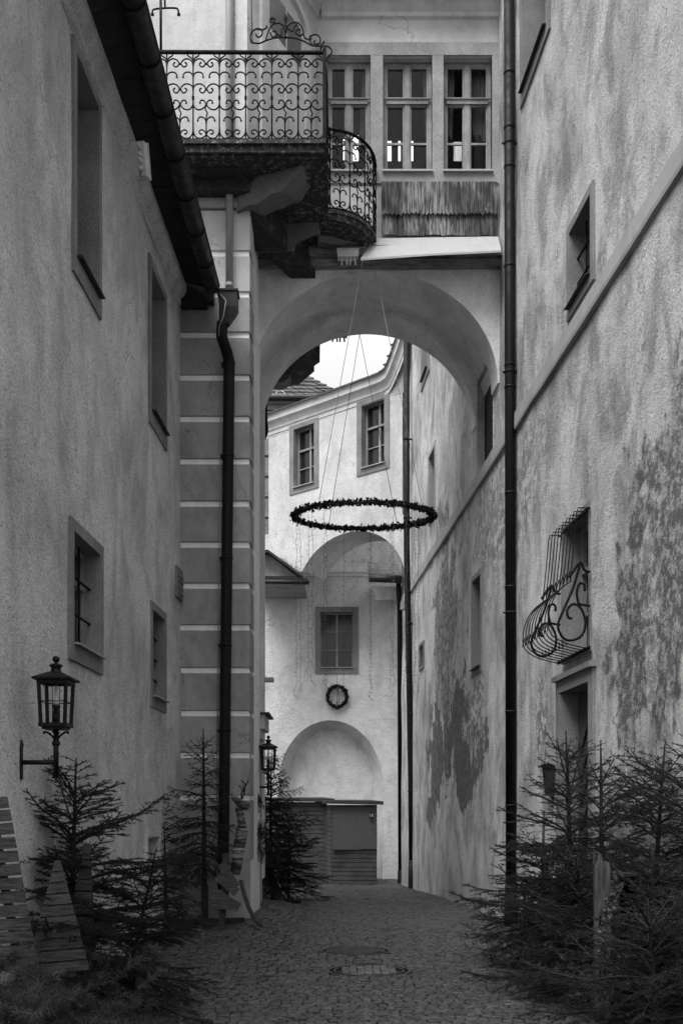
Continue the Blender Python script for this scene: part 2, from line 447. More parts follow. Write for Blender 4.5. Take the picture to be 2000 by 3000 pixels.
def ring(m, M, u0, u1, z0, z1, fl, fr_, fb, ft, d0, d1):
    m.mbox(M, u0, u0+fl, z0, z1, d0, d1); m.mbox(M, u1-fr_, u1, z0, z1, d0, d1)
    m.mbox(M, u0+fl, u1-fr_, z0, z0+fb, d0, d1); m.mbox(M, u0+fl, u1-fr_, z1-ft, z1, d0, d1)
def window(parent, M, u0, u1, z0, z1, fw=.11, depth=.28, proud=.025, mat=M_stone, cas=True, bars=None, sill=True, wm=M_win, pane=M_pane, cross=(.5,.66), label=None, near=False, opening_top=None, extra=.0, leaf_rows=(), smat=None, fbot=None):
    m = MB(); fb = fbot or fw
    ring(m, M, u0, u1, z0, z1, fw, fw, fb, fw, -depth, proud)
    f = m.build('window', mat, parent)
    if label: f['label'] = label
    a, b, c, d = u0+fw, u1-fw, z0+fb, z1-fw
    m = MB(); m.mbox(M, a, b, c, d, -depth-.03, -depth+.012); m.build('pane', pane, f)
    if cas:
        m = MB(); w = .036; e = -depth+.014
        ring(m, M, a, b, c, d, w, w, w, w, e, e+.05)
        uc = a+(b-a)*cross[0]; zc_ = c+(d-c)*cross[1]
        m.mbox(M, uc-w*.6, uc+w*.6, c+w, d-w, e, e+.055)
        if cross[1] < 1: m.mbox(M, a+w, b-w, zc_-w*.7, zc_+w*.7, e+.002, e+.07)
        for r_ in leaf_rows: m.mbox(M, a+w, b-w, c+(d-c)*r_-.012, c+(d-c)*r_+.012, e+.004, e+.045)
        m.build('casement', wm, f)
    if sill:
        m = MB(); p0 = -depth+.05; s1 = proud+.05
        m.hexa([M(a-.01,c+.015,p0),M(b+.01,c+.015,p0),M(b+.01,c-.005,s1),M(a-.01,c-.005,s1),M(a-.01,c+.035,p0),M(b+.01,c+.035,p0),M(b+.01,c+.012,s1),M(a-.01,c+.012,s1)])
        m.build('sill', smat or M_gut, f)
    if bars:
        nv, nh = bars; m = MB(); e = -.10
        for k in range(nv):
            uu = a+(b-a)*(k+1)/(nv+1); m.tube([M(uu,c,e),M(uu,d,e)], .011, 6)
        for k in range(nh):
            zz = c+(d-c)*(k+1)/(nh+1); m.tube([M(a,zz,e+.02),M(b,zz,e+.02)], .013, 6)
        m.build('grille', M_iron, f)
    return f, (u0+fw*.5, u1-fw*.5, z0+fw*.5, z1-fw*.5)

# ------------------------------------------------------------------ LEFT BUILDING
LB = thing('left_building', (-2.4, 10, 0), 'roughcast grey building along the left side with deep windows and dark eaves', 'building')
holes = []
def lwin(pxa, pxb, ya, yb, **k):
    ua, ub = uL(pxa), uL(pxb)
    f, h = window(LB, ML, ua, ub, zat(yb, ua), zat(ya, ua), **k); holes.append(h); return f
lwin(210, 292, 99, 791, fw=.09, depth=.42, cas=True, wm=M_wind, fbot=.16)
lwin(434, 485, 740, 1234, fw=.10, depth=.42, wm=M_wind, fbot=.16)
lwin(200, 297, 1510, 1930, fw=.10, depth=.20, bars=(2,2), fbot=.14, smat=M_stonel)
lwin(438, 483, 1757, 2068, fw=.09, depth=.30, bars=(1,3), fbot=.12, smat=M_stonel)
lwin(425, 466, 2437, 2640, fw=.07, depth=.2, cas=False, sill=False, mat=M_left)
lwin(178, 246, 2425, 2700, fw=.06, depth=.2, cas=False, sill=False, mat=M_left)
wall_mesh(ML, 2.0, 13.62, -.4, 8.5, holes, .2, .3, .012, 1).build('wall', M_left, LB)
m = MB()   # moulding below the eaves, slightly irregular
prof = [(0,8.22),(.035,8.24),(.035,8.31),(.075,8.34),(.11,8.40),(.11,8.50),(0,8.50)]
ys_ = [2+i*.4 for i in range(30)]; ys_[-1] = 13.62
for y in ys_:
    wv = .012*noise.noise((y*1.3, 0, 0))
    for d, z in prof: m.v.append(tuple(ML(y, z+wv, d)))
k = len(prof)
for i in range(len(ys_)-1):
    for j in range(k-1): m.f.append((i*k+j, i*k+j+1, (i+1)*k+j+1, (i+1)*k+j)); m.sm.append(False)
m.build('eaves_moulding', M_left, LB)
def gut(y): return Vector((-2.05+.03*y, y, 8.83-.031*y+.03*0))
def gz_(y): return 8.57+(8.30-8.57)*(y-8.81)/(13.0-8.81)
m = MB()
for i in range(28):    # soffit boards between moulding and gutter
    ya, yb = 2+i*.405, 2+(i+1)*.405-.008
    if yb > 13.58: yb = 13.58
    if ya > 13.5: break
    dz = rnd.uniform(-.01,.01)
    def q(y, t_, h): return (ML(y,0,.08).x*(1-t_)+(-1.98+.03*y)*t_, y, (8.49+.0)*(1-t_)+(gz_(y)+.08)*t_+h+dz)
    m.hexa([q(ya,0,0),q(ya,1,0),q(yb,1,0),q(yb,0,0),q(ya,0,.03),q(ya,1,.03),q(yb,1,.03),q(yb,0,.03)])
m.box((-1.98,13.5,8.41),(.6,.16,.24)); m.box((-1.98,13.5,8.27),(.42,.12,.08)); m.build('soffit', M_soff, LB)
m = MB()
def rf(y, s): return (-2.0+.03*y-s*3.2, y, gz_(y)+.13+s*2.3)
m.hexa([rf(2,0),rf(13.3,0),rf(13.3,1),rf(2,1)]+[(a[0],a[1],a[2]+.08) for a in (rf(2,0),rf(13.3,0),rf(13.3,1),rf(2,1))])
m.build('roof', M_tile, LB)
m = MB(); gp = [Vector((-2.05+.03*y, y, gz_(y))) for y in (2, 13.08)]
n = 10; vs = []
for p in gp:
    for k in range(n+1):
        a = math.pi*k/n; vs.append(p+Vector((math.cos(a)*.1, 0, -math.sin(a)*.1)))
    vs.append(p+Vector((-.06,0,.02)))
m.add(vs, [(k,k+1,n+2+k+1,n+2+k) for k in range(n)]+[tuple(range(n+1)), tuple(range(n+2,2*n+3))], True)
m.tube([gp[0]+Vector((.1,0,.005)), gp[1]+Vector((.1,0,.005))], .012, 6)
y = 2.6
GUT = m.build('gutter', M_gut, LB)
m = MB()
while y < 13:
    c = Vector((-2.05+.03*y, y, gz_(y)))
    m.tube([c+Vector((math.cos(a)*.106,0,-math.sin(a)*.106)) for a in [math.pi*k/10 for k in range(11)]], .007, 5)
    m.build('gutter_hook', M_pipe, GUT); m = MB()
    y += .62
# hopper and downpipe
m = MB(); c = P(666, 907, 13.18)
def fr(cx, cy, cz, sx, sy): return [(cx-sx,cy-sy,cz),(cx+sx,cy-sy,cz),(cx+sx,cy+sy,cz),(cx-sx,cy+sy,cz)]
m.hexa(fr(c.x+.02,c.y,c.z+.0,.115,.1)+fr(c.x+.01,c.y,c.z+.19,.125,.11))
m.hexa(fr(c.x-.04,c.y,c.z-.2,.06,.06)+fr(c.x+.02,c.y,c.z-.001,.115,.1))
m.hexa(fr(c.x+.01,c.y,c.z+.192,.14,.125)+fr(c.x+.01,c.y,c.z+.215,.14,.125))
HOP = m.build('rain_hopper', M_gut, LB)
m = MB()
pth = smooth_pts([P(652,945,13.18), P(650,985,13.2), P(661,1020,13.3), P(671,1060,13.42), P(671,1110,13.44)], 4)+[P(655,2480,13.44), P(653,2660,13.44)]
m.tube(pth, .073, 14); DP = m.build('downpipe', M_pipe, LB)
m = MB()
for py in (1065, 1335, 1635, 1890, 2140):
    c = P(671-(py-1100)*16/1380 if py > 1100 else 671, py, 13.44)
    m = MB(); m.lathe((c.x,c.y,c.z-.02), [(.070,0),(.082,.01),(.082,.03),(.070,.04)], 14); m.box((c.x-.07,c.y+.05,c.z), (.06,.13,.03)); m.build('pipe_clamp', M_pipe, DP)
m = MB(); m.tube([P(645,862,13.05),P(662,880,13.02),P(655,925,13.0),P(642,955,13.05),P(640,1000,13.2)], .008, 5); m.build('cable', M_gpipe, HOP)
m = MB(); m.tube([P(648-0,1120,13.5),P(634,2400,13.5)], .006, 5); m.build('cable', M_gpipe, LB)
# vent plate
m = MB(); ua, ub = uL(512), uL(529); z0, z1 = zat(1745, ua), zat(1655, ua)
m.mbox(ML, ua, ub, z0, z1, 0, .035)
for k in range(4): m.mbox(ML, ua+.03, ub-.03, z0+.05+k*(z1-z0-.1)/4, z0+.03+(k+1)*(z1-z0-.1)/4, .036, .045)
m.build('vent_plate', M_stoned, LB)
# spotlight boxes
def spotbox(c, yaw, label, mat=M_plast, tilt=0, s=1):
    t = thing('spotlight_box', c, label, 'spotlight', 'little spotlight boxes')
    o = bpy.data.objects
    m = MB(); m.box((c[0],c[1],c[2]), (.30*s,.13,.10*s)); m.box((c[0],c[1],c[2]+.06*s), (.33*s,.15,.012)); b = m.build('housing', mat, t)
    for k in range(4):
        m = MB(); x = c[0]+(-.10+.06*k+.015)*s; dx = (-.008,.012,-.004,.014)[k]
        m.tube([(x,c[1]-.03,c[2]-.04*s),(x+dx,c[1]-.035,c[2]-.16*s)], .015*s, 8); sp = m.build('spot', mat, t)
    m = MB(); m.tube(smooth_pts([(c[0]+.10*s,c[1],c[2]-.04),(c[0]+.14*s,c[1]-.02,c[2]-.10),(c[0]+.15*s,c[1],c[2]-.02),(c[0]+.12*s,c[1]+.03,c[2]+.03)]), .006, 5); m.build('cable', M_wire, t)
    return t
spotbox(P(1019, 748, 14.9), 0, 'pale spotlight box with four tubes on the front beam of the archway')
c = P(990, 976, 17.3)
spotbox(c, 0, 'spotlight box seen dark against the sky under the far edge of the arch', M_cast)
b = spotbox(Vector((0,0,0)), 0, 'pale box of spotlights fixed under the left eaves')
b.location = P(412, 470, 10.1); b.rotation_euler = (R(0), R(75), R(80))

# ------------------------------------------------------------------ ARCH BUILDING
AB = thing('arch_building', (0, 15.2, 0), 'pale building spanning the alley with a vaulted archway, banded corner pier and upstairs windows', 'building')
XL = -1.33
YP = 13.6; XP = -1.224
# rusticated corner pier
m = MB(); m.box(((XP-5)/2, YP+.9, 4.6), (5+XP, 1.8, 10.2)); m.build('corner_pier', M_joint_w, AB)
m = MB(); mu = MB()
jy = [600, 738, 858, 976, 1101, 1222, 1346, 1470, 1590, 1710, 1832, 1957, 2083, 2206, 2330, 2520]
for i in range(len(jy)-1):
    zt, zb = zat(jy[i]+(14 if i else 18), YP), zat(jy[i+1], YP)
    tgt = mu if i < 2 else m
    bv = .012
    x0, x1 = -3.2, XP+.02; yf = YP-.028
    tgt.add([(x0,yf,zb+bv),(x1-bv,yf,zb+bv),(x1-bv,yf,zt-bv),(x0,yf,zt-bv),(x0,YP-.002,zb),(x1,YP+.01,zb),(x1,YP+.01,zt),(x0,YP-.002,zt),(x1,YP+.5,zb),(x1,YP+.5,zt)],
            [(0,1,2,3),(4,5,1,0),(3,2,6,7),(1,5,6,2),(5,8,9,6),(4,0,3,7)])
m.build('rusticated_block', M_blk, AB); mu.build('rusticated_block', M_blk_lit, AB)
m = MB(); m.box((-2.6, YP-.03, .35), (2.78, .1, 1.2)); m.build('plinth', M_blk, AB)
# alley side of the pier and arch jamb, with stepped door trim
m = MB()
pl = [(XP, YP+.01), (-1.26, 14.1), (XL-.03, 15.2), (XL, 17.2)]
for i in range(len(pl)-1):
    for z0, z1 in ((-.5, 10.2),):
        m.add([(pl[i][0],pl[i][1],z0),(pl[i+1][0],pl[i+1][1],z0),(pl[i+1][0],pl[i+1][1],z1),(pl[i][0],pl[i][1],z1)], [(0,1,2,3)])
m.add([(XL,17.2,-.5),(-4,17.2,-.5),(-4,17.2,14),(XL,17.2,14)], [(0,1,2,3)])
m.build('passage_wall', M_arch, AB)
m = MB()
for (y0, y1, d, z1) in ((15.45,15.6,.03,zat(2110,15.5)),(16.6,16.75,.03,zat(2110,15.5)),):
    m.box((XL+d/2, (y0+y1)/2, z1/2), (d, y1-y0, z1))
# door hood
zz = zat(2118, 15.9)
m.box((XL+.08, 16.1, zz), (.16, .9, .22)); m.box((XL+.05, 16.1, zz-.18), (.1, .75, .14))
m.build('door_surround', M_trim, AB)
m = MB(); m.box((XL+.11, 16.1, zz+.125), (.24, 1.0, .03)); m.build('hood_cover', M_gut, AB)
m = MB(); m.box((XL+.012, 16.1, 1.2), (.02, 1.0, 2.9)); m.build('door', M_door, AB)
# trim pilaster further back, thin ledges
m = MB(); m.box((XL+.02, 15.9, 4.9), (.04, .12, 4.6)); m.box((XL+.03, 16.9, 4.5), (.06,.3, 8)); m.build('wall_strip', M_arch, AB)
m = MB(); m.box((XL+.1, 17.1, zat(1992,17.1)), (.2,.2,.06)); m.build('ledge', M_flash, AB)

# arch: faces and vault
def XRt(Y): return 3.4-.06933*Y-.03
SP, RISE = 7.95, 1.65
def arc(t_, Y, de=0):
    xr = XRt(Y); c = (XL+xr)/2; a = (xr-XL)/2
    return (c+(a+de)*math.cos(t_), SP+(RISE+de)*math.sin(t_))
n = 64; th = [math.pi*k/n for k in range(n+1)]
m = MB()
for Y, top in ((15.2, 10.0), (17.2, 10.3)):
    vs = []
    for t_ in th:
        x, z = arc(t_, Y); vs += [(x, Y, z), (x, Y, top)]
    vs += [(XRt(Y)+.3, Y, SP), (XRt(Y)+.3, Y, top), (XL-.3, Y, SP-.2), (XL-.3, Y, top)]
    k = 2*(n+1)
    m.add(vs, [(2*i,2*i+2,2*i+3,2*i+1) for i in range(n)]+[(0,1,k+1,k),(2*n,k+2,k+3,2*n+1)])
m.build('arch_face', M_arch, AB)
m = MB(); rows = []
NY = 12
for i in range(n+1):
    t_ = th[i]; s = math.sin(t_)**3
    yb = 15.65+.6*s; yc = 16.9-.45*s; de = .20*(abs(math.cos(t_)))**.8
    rows.append([[(15.2,0),(15.45,0),(yb,0)],[(yb,0),(yb+.02,de)],[(yb+.02,de),((yb+yc)/2,de*1.05),(yc-.02,de)],[(yc-.02,de),(yc,0)],[(yc,0),(17.05,0),(17.2,0)]])
for q in range(5):
    o_ = len(m.v); K = len(rows[0][q])
    for i in range(n+1):
        for Y, d in rows[i][q]:
            x, z = arc(th[i], Y, d); m.v.append((x, Y, z))
    for i in range(n):
        for j in range(K-1):
            m.f.append((o_+i*K+j, o_+i*K+j+1, o_+(i+1)*K+j+1, o_+(i+1)*K+j)); m.sm.append(True)
# underside of the right springers
for (ya, yb_) in ((15.2,15.62),(16.9,17.2)):
    m.add([(XRt(ya),ya,SP),(XRt(yb_),yb_,SP),(XRt(yb_)+.1,yb_,SP-.05),(XRt(ya)+.1,ya,SP-.05)], [(0,1,2,3)])
V = m.build('vault', M_arch, AB)
# timber beam
m = MB(); nseg = 24; x0, x1 = -1.36, 2.37
for i in range(nseg+1):
    x = x0+(x1-x0)*i/nseg
    a, b, c_ = (.02*noise.noise((x*1.7,k,0)) for k in (0,3,7))
    for (Y, z) in ((15.26,9.62+a*.5),(15.10+b,9.64+a),(15.06+b,9.72),(15.08+b+.01,9.745),(15.03+b,9.76),(15.02+c_,9.90+c_),(15.26,9.92)): m.v.append((x,Y,z))
for i in range(nseg):
    for j in range(6): m.f.append((i*7+j, i*7+j+1, (i+1)*7+j+1, (i+1)*7+j)); m.sm.append(False)
m.build('timber_beam', M_beam, AB)
# upper facade
YF = 15.3; MFu = MF(YF)
def ux(px): return xat(px, YF)
def uz(py): return zat(py, YF)
W3 = [(958,1085),(1121,1265),(1298,1440)]
hol = [(ux(a), ux(b), uz(505), uz(167)) for a, b in W3]
wall_mesh(MFu, -.37, 2.42, 9.9, 14.2, hol, .22, .4, .004, 2).build('upper_wall', M_white, AB)
m = MB(); e = .03
m.mbox(MFu, -.37, 2.36, uz(165), uz(128), -.2, e)
m.mbox(MFu, -.37, 2.36, uz(540), uz(505), -.2, e)
prev = -.37
for a, b in W3:
    m.mbox(MFu, prev, ux(a), uz(505)+.002, uz(165)-.002, -.2, e-.002); prev = ux(b)
m.mbox(MFu, prev, 2.36, uz(505)+.002, uz(165)-.002, -.2, e-.002)
m.build('stone_frame', M_stonel, AB)
def big_window(a, b, split, label=None):
    u0, u1, z0, z1 = ux(a), ux(b), uz(503), uz(167)
    m = MB(); w = .05; D = -.15
    m.mbox(MFu, u0, u1, z1-.035, z1, D, D+.1)
    ring(m, MFu, u0, u1, z0, z1-.03, w, w, w, .04, D, D+.05)
    zt = uz(285 if split else 300)
    m.mbox(MFu, u0+w, u1-w, zt-.045, zt+.045, D, D+.075)
    m.mbox(MFu, u0+.01, u1-.01, zt+.02, zt+.035, D+.07, D+.095)
    uc = (u0+u1)/2
    m.mbox(MFu, uc-.04, uc+.04, z0+w, zt-.045, D+.002, D+.06); m.mbox(MFu, uc-.04, uc+.04, zt+.045, z1-.07, D+.002, D+.06)
    for s0, s1 in ((u0+w, uc-.04), (uc+.04, u1-w)):
        ring(m, MFu, s0+.002, s1-.002, z0+w+.002, zt-.047, .022, .022, .03, .022, D+.004, D+.04)
        ring(m, MFu, s0+.002, s1-.002, zt+.047, z1-.072, .022, .022, .022, .022, D+.004, D+.04)
        zm = uz(407); m.mbox(MFu, s0+.024, s1-.024, zm-.014, zm+.014, D+.006, D+.036)
    f = m.build('window', M_win, AB)
    if label: f['label'] = label
    m = MB(); m.add([MFu(u0+w,z0+w,D+.01),MFu(u1-w,z0+w,D+.01),MFu(u1-w,z1-.07,D+.01),MFu(u0+w,z1-.07,D+.01)],[(0,1,2,3)]); m.build('pane', M_glass, f)
    m = MB(); m.mbox(MFu, u0-.01, u1+.01, z0-.03, z0-.005, -.15, .075); m.build('sill', M_flash, f)
    return f
for a, b in W3: big_window(a, b, 1)
# room behind the windows, open to the sky on the far side
m = MB(); YR = 17.1
m.add([(-.4,15.5,10.0),(2.2,15.5,10.0),(2.2,YR,10.0),(-.4,YR,10.0)],[(0,1,2,3)])
m.add([(-.4,15.5,13.4),(2.3,15.5,13.4),(2.3,YR,13.4),(-.4,YR,13.4)],[(0,1,2,3)])
m.add([(-.4,15.5,10.0),(-.4,YR,10.0),(-.4,YR,13.4),(-.4,15.5,13.4)],[(0,1,2,3)])
m.add([(2.6,15.5,10.0),(2.9,YR,10.0),(2.9,YR,13.4),(2.6,15.5,13.4)],[(0,1,2,3)])
rx = lambda px: xat(px, YR)
rh = [(rx(a), rx(b), zat(472,YR), zat(yt,YR)) for a, b, yt in ((1005,1012,405),(1018,1050,394),(1122,1146,411),(1166,1173,411),(1190,1210,411),(1303,1308,414),(1328,1352,414))]
wm_ = wall_mesh(MF(YR), -.6, 3.0, 9.95, 13.45, rh, .02, 2, 0)
m.add(wm_.v, wm_.f)
m.build('room', M_int, AB)
m = MB()
for px0, px1 in ((1122,1140),(1235,1262),(1302,1332),(1375,1400),(1408,1446),(1062,1082),(1196,1206)):
    x0, x1 = xat(px0,15.62), xat(px1,15.62); k = 8
    vs = []
    for i in range(k+1):
        x = x0+(x1-x0)*i/k; yy = 15.6+.02*(i % 2); sag = .06*math.sin(i*1.3)
        vs += [(x,yy,12.95),(x+.05*(1 if px0%2 else -1),yy,11.85+sag)]
    m.add(vs, [(2*i,2*i+2,2*i+3,2*i+1) for i in range(k)])
m.build('curtain', flat('dim_curtain', .22, .9), AB)
# shingle panel
m = MB(); rowsz = ((uz(640), uz(541), .045), (uz(697), uz(634), .02)); x0, x1 = xat(1116,15.25), xat(1456,15.25)
for zb, zt, d in rowsz:
    k = 27; wv = (x1-x0)/k
    for i in range(k):
        xa, xb = x0+i*wv+.001, x0+(i+1)*wv-.002; drop = rnd.uniform(-.012,.015); dd = d+rnd.uniform(0,.008)
        tip = .035 if d > .03 else 0
        pts = [(xa,YF-.03-dd,zt),(xb,YF-.03-dd,zt),(xb,YF-.05-dd,zb+tip-drop),((xa*.3+xb*.7),YF-.05-dd,zb+tip*.4-drop),((xa+xb)/2,YF-.052-dd,zb-drop),((xa*.7+xb*.3),YF-.05-dd,zb+tip*.4-drop),(xa,YF-.05-dd,zb+tip-drop)]
        m.prism(pts, (0,.012,0))
m.build('shingle_apron', M_shing, AB)
# white sheet-metal ledge
m = MB(); a, b, c_, d_ = P(1097,698,15.24), P(1458,692,15.24), P(1467,733,14.72), P(1056,757,14.72)
mid1, mid2 = (a+b)/2, (c_+d_)/2+Vector((0,0,.012))
m.add([a,mid1,b,c_,mid2,d_]+[q-Vector((0,0,.03)) for q in (a,mid1,b,c_,mid2,d_)], [(0,5,4,1),(1,4,3,2),(6,7,10,11),(7,8,9,10),(5,11,10,4),(4,10,9,3),(3,9,8,2),(0,6,11,5)])
m.build('metal_ledge', M_flash, AB)
# cornice above the windows and along the slanted wall
def dg(u, z, d=0): # slanted wall
    t_ = Vector((.449,.8935,0)); nn = Vector((.8935,-.449,0)); p = Vector((XP,YP,0))+t_*u+nn*d; return Vector((p.x,p.y,z))
LD = math.hypot(-.37-XP, YF-YP)
cor = [(0,13.42),(.05,13.44),(.05,13.5),(.12,13.58),(.22,13.64),(.30,13.66),(.32,13.8),(0,13.85)]
m = MB()
for MM, a, b in ((MFu,-.30,2.42),(dg,.0,LD)):
    k = len(cor)
    vs = [MM(a+(.0),z,d) for d,z in cor]+[MM(b,z,d) for d,z in cor]
    m.add(vs, [(i,i+1,k+i+1,k+i) for i in range(k-1)])
m.build('cornice', M_trim, AB)
m = MB(); m.mbox(dg, 0, LD, 9.79, 16, -.3, 0); m.mbox(MFu, -.4, 2.42, 14.1, 16, -.3, .0); m.build('slanted_wall', M_white, AB)
m = MB()   # panelled surround and balcony door
m.mbox(dg, .25, .38, 10.05, 12.95, 0, .05); m.mbox(dg, 1.5, 1.63, 10.05, 12.95, 0, .05)
for i in range(12):
    a0, a1 = math.pi*i/12, math.pi*(i+1)/12; c0 = .94
    f2 = lambda a_, r_: dg(c0-math.cos(a_)*r_, 12.95+math.sin(a_)*r_*.45, .05)
    f1 = lambda a_, r_: dg(c0-math.cos(a_)*r_, 12.95+math.sin(a_)*r_*.45, 0)
    m.hexa([f1(a0,.56),f1(a0,.69),f2(a0,.69),f2(a0,.56),f1(a1,.56),f1(a1,.69),f2(a1,.69),f2(a1,.56)])
m.build('door_surround', M_trim, AB)
m = MB(); m.mbox(dg, .38, 1.5, 10.05, 12.94, .003, .02); m.mbox(dg,.93,.96,10.05,12.94,.02,.03); m.build('balcony_door', M_trim, AB)
m = MB(); m.mbox(dg, .5, 1.38, 12.35, 12.9, .021, .026); m.build('door_glass', flat('grey_glass', .12, .3), AB)
# upper left wall above the balcony
m = MB(); m.box(((XP-6)/2, YP+.86, 13.2), (6+XP, 1.75, 6.9))
for px in (568,): m.box((xat(px,YP), YP-.015, 12.5), (.012,.004,5))
m.build('tower_wall', M_white, AB)
m = MB(); m.box((xat(708,YP), YP-.03, 12.5), (.16,.06,5.2)); m.build('corner_strip', M_trim, AB)
m = MB(); m.tube([(xat(673,13.5),13.5,16),(xat(672,13.5),13.5,8.28)], .05, 12); up = m.build('downpipe', M_gpipe, AB)
m = MB(); z_ = zat(795,13.5)
m.lathe((xat(672,13.5),13.5,8.5),[(.052,0),(.056,.01),(.056,.04),(.052,.05)],12); m.build('pipe_collar', M_gpipe, up)
m = MB(); m.box(((xat(540,YP)+xat(690,YP))/2, YP-.03, (zat(540,YP)+zat(617,YP))/2), (1.0,.08,zat(540,YP)-zat(617,YP))); m.build('impost_stone', M_stonel, AB)

# balcony
BT = 10.05; BTH = .14
side = [Vector((-.205,12.9,0)), Vector((-.2,13.5,0)), Vector((-.2,14.0,0))]+[Vector((-.2+.71*math.sin(a), 15.25-.86*math.cos(a), 0)) for a in [R(12*k) for k in range(0,8)]]
side[-1] = Vector((.51,15.24,0))
poly = [Vector((-3.3,12.9,0))]+side+[Vector((-.37,15.32,0)), Vector((XP,13.62,0)), Vector((-3.3,13.62,0))]
def bpoly(m, z0, z1, inset):
    pts = []
    for p in poly:
        q = p.copy()
        if p.y < 13.6 or p.x > -.3: q += (Vector((-1.0,14.6,0))-p).normalized()*inset
        pts.append(Vector((q.x,q.y,z0)))
    m.prism(pts, (0,0,z1-z0))
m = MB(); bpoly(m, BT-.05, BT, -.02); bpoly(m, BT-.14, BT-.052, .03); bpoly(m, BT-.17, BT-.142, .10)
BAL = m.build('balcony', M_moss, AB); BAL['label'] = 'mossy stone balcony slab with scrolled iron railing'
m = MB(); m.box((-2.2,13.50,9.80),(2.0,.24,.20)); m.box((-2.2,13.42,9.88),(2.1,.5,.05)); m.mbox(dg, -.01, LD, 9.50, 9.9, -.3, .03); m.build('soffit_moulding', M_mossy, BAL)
def corbel(a, b, width, profile, name='corbel'):
    a = Vector(a); b = Vector(b); t_ = (b-a); L = t_.length; t_.normalize(); sd_ = Vector((-t_.y,t_.x,0))
    m = MB(); k = len(profile); sub = smooth_pts([Vector((p[0],p[1],0)) for p in profile], 1)
    pts = [a+t_*(p.x*L)+Vector((0,0,p.y)) for p in sub]
    m.prism([q-sd_*width/2 for q in pts], sd_*width)
    return m.build(name, M_corb, BAL)
z0 = 9.76
prof = [(0,z0),(0,z0-.42),(.12,z0-.40),(.30,z0-.33),(.5,z0-.24),(.62,z0-.22),(.70,z0-.27),(.78,z0-.20),(.92,z0-.10),(1,z0-.03),(1,z0)]
def rough_block(a, b, width, prof_, seg=14, name='corbel'):
    # hewn corbel: lofted cross-sections with rounded lower edges and an uneven surface
    a = Vector(a); b = Vector(b); t_ = b-a; L = t_.length; t_.normalize(); sd_ = Vector((-t_.y,t_.x,0)); m = MB(); cs_ = 12
    for i in range(seg+1):
        f_ = i/seg; j = max(k for k in range(len(prof_)-1) if prof_[k][0] <= f_) if f_ < 1 else len(prof_)-2
        u_ = (f_-prof_[j][0])/(prof_[j+1][0]-prof_[j][0]); dep = prof_[j][1]*(1-u_)+prof_[j+1][1]*u_; wd_ = width*(prof_[j][2]*(1-u_)+prof_[j+1][2]*u_)
        c = a+t_*(L*f_)
        for k in range(cs_+1):
            an = math.pi*k/cs_; cx = math.copysign(abs(math.cos(an))**.35, math.cos(an)); cz = abs(math.sin(an))**.35
            q = c+sd_*(cx*wd_/2)+Vector((0,0,9.80-dep*cz)); nz_ = .035*noise.noise((q.x*3.5,q.y*3.5,q.z*3.5))+.018*noise.noise((q.x*11,q.y*11,q.z*11))
            m.v.append(tuple(q+Vector((nz_,nz_,nz_*1.2))))
    K = cs_+1
    for i in range(seg):
        for k in range(cs_): m.f.append((i*K+k,i*K+k+1,(i+1)*K+k+1,(i+1)*K+k)); m.sm.append(True)
    m.f += [tuple(range(K)), tuple(range(seg*K,(seg+1)*K))]; m.sm += [False, False]
    return m.build(name, M_corb, BAL)
def hewn(front, Yf, back, Yb_, seed):
    f_ = [P(500+x/2.613, 380+y/2.613, Y) for (x, y), Y in zip(front, Yf)]; b_ = [P(500+x/2.613, 380+y/2.613, Y) for (x, y), Y in zip(back, Yb_)]
    m = MB()
    def patch(a, b, c, d, k=7):
        o = len(m.v)
        for i in range(k+1):
            for j in range(k+1):
                q = a.lerp(b, i/k).lerp(d.lerp(c, i/k), j/k); w = Vector((noise.noise(q*5+Vector((seed,0,0))), noise.noise(q*5+Vector((0,seed,0))), noise.noise(q*5+Vector((0,0,seed)))))
                m.v.append(tuple(q+w*.028+.3*.028*Vector((noise.noise(q*17),noise.noise(q*19),noise.noise(q*21)))))
        for i in range(k):
            for j in range(k): m.f.append((o+i*(k+1)+j, o+i*(k+1)+j+1, o+(i+1)*(k+1)+j+1, o+(i+1)*(k+1)+j)); m.sm.append(True)
    n_ = len(f_)
    for i in range(n_-1): patch(f_[i], f_[i+1], b_[i+1], b_[i])
    top = f_[0]
    cz = sum(p.z for p in f_)/n_
    for i in range(1, n_-1): patch(f_[0], f_[i], f_[i+1], f_[0], 6); patch(b_[0], b_[i], b_[i+1], b_[0], 4)
    return m.build('corbel', M_corb, BAL)
hewn([(500,380),(505,625),(650,560),(830,470),(1000,280),(1010,190)], [13.5,13.5,13.4,13.3,13.12,13.12],
     [(560,400),(620,700),(800,625),(990,545),(1135,350),(1140,230)], [14.0,13.95,13.85,13.72,13.5,13.5], 1)
hewn([(610,610),(615,945),(930,935),(935,885),(1010,835),(1130,790),(1130,600)], [14.5,14.5,14.45,14.45,14.42,14.4,14.4],
     [(610,640),(615,940),(960,935),(975,890),(1050,845),(1150,810),(1150,640)], [15.2]*7, 4)
hewn([(1130,650),(1130,860),(1300,880),(1450,870),(1480,760)], [14.6,14.75,14.85,14.95,14.95],
     [(1130,700),(1130,930),(1300,930),(1500,910),(1540,800)], [15.2]*5, 7)
